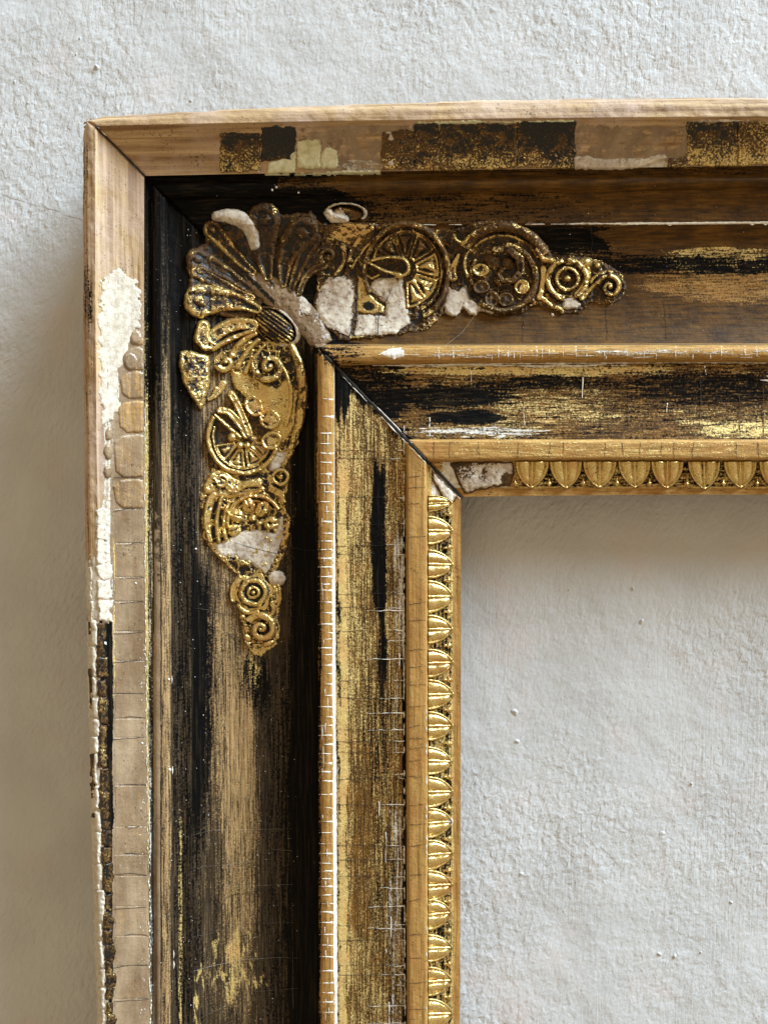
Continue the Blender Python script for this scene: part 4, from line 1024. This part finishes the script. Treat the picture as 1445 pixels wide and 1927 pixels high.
# left rim: a white gesso field, then blocks of glassy brown size, one after another down the rail
flake('gesso_flake', 'L', [(192, 520), (214, 510), (228, 505), (245, 520), (262, 528), (262, 600), (252, 640), (238, 660), (226, 700), (222, 740), (226, 768), (215, 790), (192, 798), (188, 700), (188, 600)], 1.1, dict(gold=-.9, black=-1, gesso=.78, hi=0, pn=0, wood=1), 150, 10, 5, .5)
SZ = dict(gold=-.7, black=-.8, size=1.5, hi=0, pn=0)
yb = [632, 652, 698, 752, 816, 900, 958, 1022, 1086, 1132, 1188, 1243, 1306, 1352, 1388, 1478, 1555, 1608, 1648, 1706, 1762, 1818, 1880, 1945, 2010]
for i in range(len(yb)-1):
    y0, y1 = (yb[i]+1, yb[i+1]-1) if yb[i] < 950 else (yb[i]+.1, yb[i+1]-.1)
    def ex(y, o=0): return float(np.interp(y, [600, 1150, 1927], [270, 271, 281]))+o
    xl0 = float(np.interp((y0+y1)/2, [632, 700, 760, 860, 1200, 1927], [247, 228, 226, 216, 217, 217]))
    bow = random.uniform(-4, 4)
    if y1 < 960:
        pts = [(xl0+10, y0+3), (ex(y0)-12, y0+bow*.3), (ex(y0), y0+3), (ex(y1), y1-2), (xl0+16, y1), (xl0+2, y1-12), (xl0-2, y0+14)]
    else:
        pts = [(xl0, y0), (xl0+28, y0+bow*.4), (ex(y0), y0), (ex(y1), y1), (xl0+28, y1+bow*.2), (xl0, y1)]
    flake('size_flake', 'L', pts, 1.8 if y1 < 960 else .5, dict(SZ, tan=(random.uniform(.2, .6) if y1 < 1000 else random.uniform(-.3, .22)), paint=(lambda x, y, d, g, b, ge, y0=y0, y1=y1: (g, b, ge))), 160+i, 1.6 if y1 < 960 else .5, 4 if y1 < 960 else .8, .9 if y1 < 960 else .5, sink=(.6 if y1 < 960 else .25))
for k, (x, y, a, b_) in enumerate([(257, 634, 12, 16), (206, 816, 8, 14), (205, 850, 9, 16), (204, 888, 8, 14), (246, 678, 15, 20)]):
    pts = [(x+a*math.cos(t)*random.uniform(.8, 1.1), y+b_*math.sin(t)*random.uniform(.8, 1.1)) for t in np.linspace(0, 2*math.pi, 9)[:-1]]
    flake('size_flake', 'L', pts, 4.2, SZ, 190+k, 1.5, 5, .8)

# crust of broken white ground and black paint down the very edge of the left rim
WC = dict(pn=0, gold=-.9, black=-.9, gesso=1.5, hi=0)
BC = dict(gold=-.1, black=.75, gesso=-.9, hi=.1)
y = 1166.0; i = 0
def exl(k, yy): return float(xl(k, np.array(yy)))
while y < 2050:
    hgt = random.uniform(26, 62)
    xa = exl(0, y+hgt/2)
    pts = rect(xa+1.5, y+.8, xa+random.uniform(14, 20), y+hgt-.8, 2.0)
    flake('crust_flake', 'L', pts, random.uniform(3, 5.5), WC, 200+i, 4.2, 4, 2.2)
    y += hgt; i += 1
y = 1172.0
while y < 2050:
    hgt = random.uniform(24, 70) if y < 1640 else random.uniform(20, 34)
    xa = exl(0, y+hgt/2)+18
    flake('crust_flake', 'L', rect(xa-1, y-1, xa+random.uniform(14, 20), y+hgt+1, 2.0), random.uniform(2, 4), BC, 240+i, 4.5, 3.5, 2.0, mat=M_O)
    y += hgt+random.uniform(0, 5); i += 1
for (y0, y1) in [(1170, 1196), (1258, 1334), (1418, 1488), (1492, 1502), (1530, 1540)]:
    xa = exl(0, (y0+y1)/2)
    flake('crust_flake', 'L', rect(xa+1.5, y0, xa+8, y1, 1.2), 6.5, dict(BC, gold=-.1, black=.75), 270+i, 1.5, 3, .8); i += 1
y = 960.0
while y < 1160:
    hgt = random.uniform(22, 48); xa = exl(3, y+hgt/2)
    flake('crust_flake', 'L', rect(xa-2, y, xa+random.uniform(16, 26), y+hgt-1, 3), random.uniform(1.5, 3.0), dict(WC, gesso=.75, wood=.9), 300+i, 6.0, 4, 1.8)
    if y > 1020: flake('crust_flake', 'L', rect(xa-20, y+4, xa-random.uniform(9, 14), y+hgt-1, 2), random.uniform(1.5, 3), dict(WC, gesso=.8, wood=.9), 330+i, 5.0, 3, 1.4)
    y += hgt; i += 1

# ------------------------------------------------------------------ cracks: slivers of exposed gesso or dark opened joints, laid on the surface
class Slivers:
    def __init__(s): s.V = []; s.F = []
    def add(s, pts, lift=.7, side=None):
        """pts: (px, py, half width)"""
        P = np.array(pts, float)
        d = np.gradient(P[:, :2], axis=0); d /= np.maximum(np.linalg.norm(d, axis=1, keepdims=True), 1e-6)
        nrm = np.stack([-d[:, 1], d[:, 0]], 1)*P[:, 2:3]
        a = P[:, :2]-nrm; b = P[:, :2]+nrm
        h = hsurf(P[:, 0], P[:, 1], side)+lift
        Va = W(a[:, 0], a[:, 1], h); Vb = W(b[:, 0], b[:, 1], h); Vc = W(P[:, 0], P[:, 1], h+.5)
        n0 = len(s.V)
        for i in range(len(P)):
            s.V += [tuple(Va[i]), tuple(Vc[i]), tuple(Vb[i])]
        for i in range(len(P)-1):
            o = n0+i*3
            s.F += [[o, o+1, o+4, o+3], [o+1, o+2, o+5, o+4]]
    def build(s, name, mat, parent):
        o = mesh_obj(name, s.V, s.F, mat, parent, smooth=False); o['kind'] = 'stuff'; return o
def wig(x0, y0, x1, y1, w0, w1, n=6, j=1.2, spike=0.0):
    out = []
    for i in range(n):
        t = i/(n-1); e = 1 if 0 < i < n-1 else 0
        if e and random.random() < .22: w_ = .12
        else: w_ = (w0+(w1-w0)*t)*random.uniform(.6, 1.25)
        out.append((x0+(x1-x0)*t+random.uniform(-j, j)*e*(abs(y1-y0) > abs(x1-x0)), y0+(y1-y0)*t+random.uniform(-j, j)*e*(abs(x1-x0) >= abs(y1-y0)), max(.12, w_)))
    return out
wl = Slivers(); dl = Slivers(); wt = Slivers(); dt = Slivers()
# left bead: white spikes from its right edge
y = 762.0
ys_b = [750, 783, 835, 869, 892, 910, 944, 1034, 1085, 1111, 1132, 1153, 1175, 1203, 1232, 1252, 1287, 1309, 1349, 1401, 1435, 1469, 1495, 1520, 1546, 1567, 1587, 1624, 1653, 1684, 1736, 1759, 1827, 1886, 1930, 815, 852, 925, 962, 981, 1003, 1018, 1050, 1067, 1099, 1190, 1219, 1268, 1330, 1366, 1384, 1418, 1452, 1606, 1640, 1668, 1700, 1716, 1778, 1800, 1850, 1868, 1905]
for yy in ys_b:
    full = random.random() < .62 or yy > 1540
    xr = exl(28, yy)+1; xlft = exl(24, yy)+(3 if full else random.uniform(8, 18))
    tl = random.uniform(-1, 2)
    wl.add(wig(xr, yy+tl, xlft, yy, random.uniform(1.5, 2.8), .5 if full else .15, 6, .5), .8, 'L')
    if random.random() < .45:
        xx = random.uniform(606, 620); l = random.uniform(6, 16)
        wl.add(wig(xx, yy+random.uniform(2, 14), xx+random.uniform(-1, 1), yy+14+l, .8, .2, 4, .5), .8, 'L')
# bright line between bead and panel (left), growing downward
for a in np.arange(672, 2250, 14.0):
    w = np.interp(a, [672, 800, 1000, 1300, 1500, 1900], [.5, .5, 1.0, 1.6, 2.3, 2.8])*random.uniform(.75, 1.25)
    x0 = exl(28, a)+.5; x1 = exl(28, a+14)+.5
    wl.add([(x0, a, w), ((x0+x1)/2+random.uniform(-.4, .4), a+7, w*random.uniform(.7, 1.3)), (x1, a+14.3, w)], 1.2, 'L')
# arris between panel and fillet
for a in np.arange(800, 2250, 11.0):
    if random.random() < .6:
        x0 = exl(34, a); w = random.uniform(.6, 1.5)
        wl.add([(x0, a, w*.4), (x0+random.uniform(-.6, .6), a+6, w), (exl(34, a+12), a+12, w*.4)], .8, 'L')
# panel, left: cross cracks, white to the right, dark to the left
for yy in [848, 862, 937, 968, 985, 1026, 1044, 1118, 1144, 1149, 1186, 1192, 1206, 1240, 1281, 1314, 1342, 1373, 1394, 1416, 1457, 1465, 1514, 1560, 1592, 1617, 1650, 1672, 1705, 1740, 1748, 1769, 1817, 1834, 1855, 1893, 1925]:
    t = random.random()
    x1 = exl(34, yy)
    if yy > 990 or t < .3:
        ln = random.choice([12, 20, 32, 46, 70])*(.6 if yy < 1000 else 1)
        wl.add(wig(x1, yy, x1-ln, yy+random.uniform(-2, 2), random.uniform(.6, 1.3), .2, 9, 1.0), .7, 'L')
    if t < .62:
        dl.add(wig(exl(30, yy), yy+random.uniform(-2, 2), x1-random.uniform(0, 60), yy+random.uniform(-3, 3), .45, .35, 12, 1.1), .6, 'L')
for _ in range(12):   # vertical white rubs near the panel's right side
    yy = random.choice([random.uniform(980, 1440), random.uniform(1500, 2100), random.uniform(1560, 1960)]); l = random.uniform(8, 60)
    xx = random.uniform(724, 762) if yy < 1450 else random.uniform(708, 762)
    wl.add(wig(xx, yy, xx+random.uniform(-1, 1), yy+l, .2, .2, 3, .3)[:1]+wig(xx, yy+2, xx, yy+l-2, random.uniform(.4, 1.3), random.uniform(.3, .9), 5, .6)+[(xx, yy+l, .15)], .6, 'L')
# fillet, left: fine dark cracks
for yy in [898, 918, 948, 1011, 1136, 1169, 1222, 1256, 1288, 1331, 1367, 1390, 1410, 1433, 1462, 1515, 1552, 1592, 1648, 1695, 1760, 1804, 1850, 1900]:
    dl.add(wig(exl(36, yy)+1, yy+random.uniform(-1, 2), exl(38, yy)-random.choice([1, 1, 1, 12]), yy-random.uniform(-1, 4), .45, .4, 7, .9), .6, 'L')
for _ in range(16):
    yy = random.uniform(1280, 1900); x0 = exl(38, yy)
    wl.add([(x0-.5, yy, .3), (x0-.8, yy+4, random.uniform(.8, 1.6)), (x0, yy+10, .3)], .7, 'L')
# cove, left: hairline cracks
for (x0, y0, x1, y1, w) in [(370, 1025, 600, 1035, .45), (440, 1068, 560, 1078, .4), (368, 1145, 470, 1163, .5), (470, 1160, 590, 1158, .4), (400, 1090, 440, 1100, .4), (480, 1330, 590, 1322, .4), (350, 1705, 500, 1672, .4)]:
    dl.add(wig(x0, y0, x1, y1, w, w*.8, 14, 1.6), .5, 'L')
for (pts) in [[(346, 1852, .3), (365, 1828, .6), (400, 1818, .9), (460, 1806, .8), (520, 1802, .5), (565, 1803, .3)], [(340, 1660, .2), (360, 1642, .4), (382, 1630, .5), (425, 1628, .4), (470, 1622, .2)], [(355, 1764, .2), (390, 1758, .4), (425, 1748, .3)],
              [(375, 1917, .3), (420, 1895, .6), (463, 1875, .4)], [(350, 1575, .2), (400, 1562, .4), (550, 1560, .3)], [(510, 1598, .2), (550, 1602, .4)], [(480, 1866, .2), (560, 1860, .4)], [(492, 1738, .3), (552, 1736, .4)], [(440, 1668, .2), (550, 1664, .4)], [(550, 1700, .2), (552, 1900, .4)]]:
    wl.add([(a, b+random.uniform(-.6, .6), c*random.uniform(.08, .3)) for a, b, c in pts], .25, 'L')
# size blocks on the left hollow: chipped pale edges along the arris
for a in np.arange(760, 2100, 7.0):
    if random.random() < .75:
        x0 = float(np.interp(a, [600, 1150, 1927], [274, 275, 285]))+random.uniform(-2.5, 1.5); w = random.uniform(.5, 1.8)*(1.3 if a > 1650 else .8)
        wl.add([(x0, a, .2), (x0+random.uniform(-.5, .5), a+random.uniform(2, 5), w), (x0, a+random.uniform(6, 10), .2)], 1.3, 'L')
for (a, w) in [(1795, 1.6), (1815, 2.2), (1449, 1.6), (1278, 1.3)]:
    x0 = exl(13, a)-1
    wl.add([(x0, a-7, .3), (x0, a, w), (x0, a+8, .3)], 1.2, 'L')
# top bead: white ticks; dark ticks
for xx in [825, 853, 878, 925, 938, 955, 967, 978, 1009, 1020, 1033, 1059, 1083, 1103, 1137, 1140, 1179, 1211, 1234, 1271, 1303, 1336, 1357, 1401, 1423, 1450]:
    y0 = float(yt(24, np.array(xx)))+2; y1 = float(yt(28, np.array(xx)))-2
    if random.random() < .7: wt.add(wig(xx, y0, xx+random.uniform(-1, 1), y1, random.uniform(.5, 1.0), random.uniform(.7, 1.4), 5, .6), .7, 'T')
    else: wt.add(wig(xx, y1, xx, y1-random.uniform(8, 16), 1.5, .2, 4, .4), .7, 'T')
for _ in range(40):
    xx = random.uniform(760, 1500); yy = random.uniform(656, 674); l = random.uniform(6, 34)
    wt.add(wig(xx, yy, xx+l, yy+random.uniform(-1.5, 1.5), .3, .3, 5, .5), .7, 'T')
wt.add([(712, 668, .4), (728, 662, 2.0), (738, 660, 4.5), (748, 659, 4), (756, 655, 1)], .8, 'T')
wt.add([(738, 660, 2), (740, 668, 4), (742, 676, 2.5)], .8, 'T')
for a in np.arange(700, 1500, 13.0):
    y0 = float(yt(29, np.array(a))); w = random.uniform(.5, 1.5)*(1.2 if 800 < a < 1200 else .7)
    wt.add([(a, y0+1, w*.6), (a+7, y0+1+random.uniform(-.3, .3), w), (a+13.3, y0+1, w*.6)], 1.1, 'T')
for a in np.arange(640, 1950, 26.0):
    y0 = float(yt(23, np.array(a))); dt.add([(a, y0+2, 1.1), (a+26.3, float(yt(23, np.array(a+26.3)))+2, 1.1)], 1.0, 'T')
# top panel cracks
for (xx, y0, y1, w, c) in [(808, 785, 822, 1.2, 0), (885, 690, 720, .6, 0), (1096, 710, 748, 1.3, 0), (1098, 686, 706, .5, 1), (1255, 758, 775, 1.3, 0), (1317, 700, 822, .8, 1), (1325, 688, 705, 1.8, 0), (1390, 740, 822, .7, 1), (1435, 700, 822, .8, 1), (985, 765, 800, .8, 0), (1182, 720, 800, .4, 1), (1130, 775, 822, .35, 1)]:
    (dt if c else wt).add(wig(xx, y0, xx+random.uniform(-4, 4), y1, w, w*.6, 8, 1.0), .6, 'T')
for _ in range(10):
    xx = random.uniform(780, 1030); yy = random.uniform(806, 824); l = random.uniform(5, 26)
    wt.add(wig(xx, yy, xx+l, yy+random.uniform(-1, 1), .2, .2, 3, .2)[:1]+[(xx+l*.5, yy, random.uniform(.5, 1.8)), (xx+l, yy, .2)], .6, 'T')
for xx in [816, 847, 900, 976, 1035, 1060, 1138, 1170, 1205, 1245, 1268, 1305, 1384, 1425, 1470]:
    dt.add(wig(xx, float(yt(36, np.array(xx)))+1, xx+random.uniform(-4, 4), float(yt(38, np.array(xx)))-1, .4, .4, 7, .9), .6, 'T')
# top cove
for (x0, y0, x1, y1, w) in [(985, 590, 983, 645, .4), (1113, 430, 1113, 540, .35), (1140, 575, 1142, 640, .35), (1250, 560, 1254, 640, .3)]:
    dt.add(wig(x0, y0, x1, y1, w, w, 10, 1.2), .5, 'T')
for a in np.arange(700, 1500, 12.0):   # chipped pale arris above the cove
    if a > 1180 or random.random() < .7:
        y0 = float(yt(15, np.array(a)))+1; w = (random.uniform(1.2, 2.2) if a > 1150 else random.uniform(.4, 1.0))
        wt.add([(a, y0, w*.8), (a+6, y0+random.uniform(-.3, .5), w), (a+12.3, y0, w*.8)], 1.0, 'T')
for (a, w) in [(1260, 3), (1415, 3.6), (1440, 4)]:
    y0 = float(yt(15, np.array(a)))+2
    wt.add([(a-9, y0, .5), (a, y0+1, w), (a+8, y0, .5)], 1.0, 'T')
for yy in yb:
    if yy > 880:
        x0_, x1_ = 214, float(np.interp(yy, [600, 1150, 1927], [271, 272, 281]))
        bow = random.uniform(-4, 3); tl = random.uniform(-3, 5); x0_ += random.choice([0, 0, 12, 22]); x1_ -= random.choice([0, 0, 0, 14])
        dl.add([(x0_+(x1_-x0_)*t, yy+bow*4*t*(1-t)+tl*(1-t)+random.uniform(-.5, .5), random.uniform(.25, .6)) for t in np.linspace(0, 1, 9)], 1.25, 'L')
wl.build('white_cracks', M_WHITE, RAILS['L']); dl.build('dark_cracks', M_DARK, RAILS['L'])
wt.build('white_cracks', M_WHITE, RAILS['T']); dt.build('dark_cracks', M_DARK, RAILS['T'])
# cracks across the ornament
co = Slivers()
class OC(Slivers): pass
for pts, hh in [([(674, 530, .6), (672, 560, .7), (670, 590, .9), (662, 612, 1.0), (656, 640, .8)], 11.0), ([(738, 540, .3), (728, 565, .8), (714, 575, .5), (712, 600, .9), (711, 632, .8)], 11.0), ([(876, 500, .5), (870, 530, .7), (884, 562, .8)], 10.5),
                ([(704, 425, .6), (700, 450, .8), (692, 480, .8), (688, 500, .6)], 8), ([(398, 925, .4), (440, 928, .5), (500, 920, .4)], 13), ([(440, 1020, .3), (470, 1030, .6), (520, 1042, .6), (560, 1030, .4)], 10.5),
                ([(420, 768, .5), (445, 800, .6), (465, 820, .6), (500, 850, .6), (530, 860, .5)], 15)]:
    co.add(pts, hh)
co.build('ornament_cracks', M_DARK, frame)

# the open mitre joint: a dark crevice from the ornament to the sight edge, and through the rim
mj = Slivers()
for (x0, x1, w) in [(179, 274, 1.6), (462, 516, 2.2), (612, 700, 2.6), (700, 812, 2.8), (812, 868, 2.6)]:
    n = int((x1-x0)/4)+2
    xs = np.linspace(x0, x1, n)
    mj.add([(x, float(np.interp(x, MPX, MPY))-(1 if x0 != 462 else 37-.0*(x-462)), w*random.uniform(.75, 1.2)*(1 if 0 < i < n-1 else .5)) for i, x in enumerate(xs)], 1.0 if x0 != 462 else 9.5)
mj.build('mitre_gap', M_DARK, frame)
me_ = Slivers()
for (x0, x1, w, off) in [(700, 775, .8, -5), (718, 765, 1.0, 6), (640, 690, .6, 5), (775, 866, .6, 5), (185, 215, .9, -3)]:
    n = int((x1-x0)/5)+2
    me_.add([(x, float(np.interp(x, MPX, MPY))+off+random.uniform(-.8, .8), w*random.choice([.1, .1, .5, 1.0, 1.5])) for x in np.linspace(x0, x1, n)], 1.2)
me_.build('mitre_chips', M_WHITE, frame)

# ------------------------------------------------------------------ dust and grit caught on the dark mouldings
def specks():
    V = []; Fc = []
    def sp(px, py, r):
        h = float(hsurf(np.array([px]), np.array([py]))[0])+.4
        c = W(px, py, h)[0]; n0 = len(V)
        a0 = random.random()*6
        for k in range(5):
            a = a0+k*2*math.pi/5; rr = r*random.uniform(.7, 1.3)
            V.append((c[0]+rr*math.cos(a), c[1]+.3, c[2]+rr*math.sin(a)*random.uniform(.7, 1.2)))
        V.append((c[0], c[1]-r*.8, c[2]))
        for k in range(5): Fc.append([n0+k, n0+5, n0+(k+1) % 5])
    for _ in range(620):
        t = random.random()
        if t < .45: sp(random.uniform(278, 560), random.uniform(430, 1927), random.uniform(.45, 1.0))
        elif t < .62: sp(random.uniform(225, 285), random.uniform(600, 1927), random.uniform(.5, 1.2))
        elif t < .75: sp(random.uniform(262, 274), random.uniform(1200, 1927), random.uniform(.7, 1.6))
        elif t < .88: sp(random.uniform(400, 1440), random.uniform(335, 640), random.uniform(.4, .9))
        else: sp(random.uniform(180, 1440), random.uniform(195, 235), random.uniform(.5, 1.2))
    for (x, y, r) in [(1039, 592, 3.4), (198, 1210, 3.6), (369, 1033, 2.6), (256, 1097, 2.6), (520, 352, 3), (512, 357, 2.4), (562, 362, 3), (488, 321, 3), (318, 1278, 2.6), (320, 1448, 3.2), (268, 1398, 2.6), (223, 1232, 1.5), (665, 624, 1.6), (691, 626, 1.5), (648, 665, 1.5), (614, 1105, 1.5)]: sp(x, y, r)
    o = mesh_obj('dust_specks', V, Fc, M_DUST, frame, smooth=False); o['kind'] = 'stuff'
specks()
# fine fibres lying on the frame
def fibre(pts, rad, lift, label, grp=None):
    P = []
    for i in range(len(pts)-1):
        for k in range(8):
            t = k/8; p0 = pts[max(i-1, 0)]; p1 = pts[i]; p2 = pts[i+1]; p3 = pts[min(i+2, len(pts)-1)]
            P.append([.5*((2*p1[j])+(-p0[j]+p2[j])*t+(2*p0[j]-5*p1[j]+4*p2[j]-p3[j])*t*t+(-p0[j]+3*p1[j]-3*p2[j]+p3[j])*t**3) for j in (0, 1)])
    P.append(list(pts[-1])); P = np.array(P)
    C = W(P[:, 0], P[:, 1], hsurf(P[:, 0], P[:, 1])+lift)
    d = np.gradient(C, axis=0); d /= np.linalg.norm(d, axis=1, keepdims=True)
    s = np.cross(d, [0, 1, 0]); s /= np.linalg.norm(s, axis=1, keepdims=True); u = np.cross(s, d)
    V = []; Fc = []
    for i in range(len(C)):
        for k in range(4):
            a = k*math.pi/2; V.append(tuple(C[i]+rad*(s[i]*math.cos(a)+u[i]*math.sin(a))))
    for i in range(len(C)-1):
        for k in range(4): Fc.append([i*4+k, i*4+(k+1) % 4, i*4+4+(k+1) % 4, i*4+4+k])
    o = mesh_obj('hair', V, Fc, M_DUST)
    o['label'] = label; o['category'] = 'hair'
    if grp: o['group'] = grp
fibre([(838, 650), (856, 636), (872, 622), (896, 590), (905, 585)], .13, 2.0, 'fine pale hair rising from top bead across the brown cove')
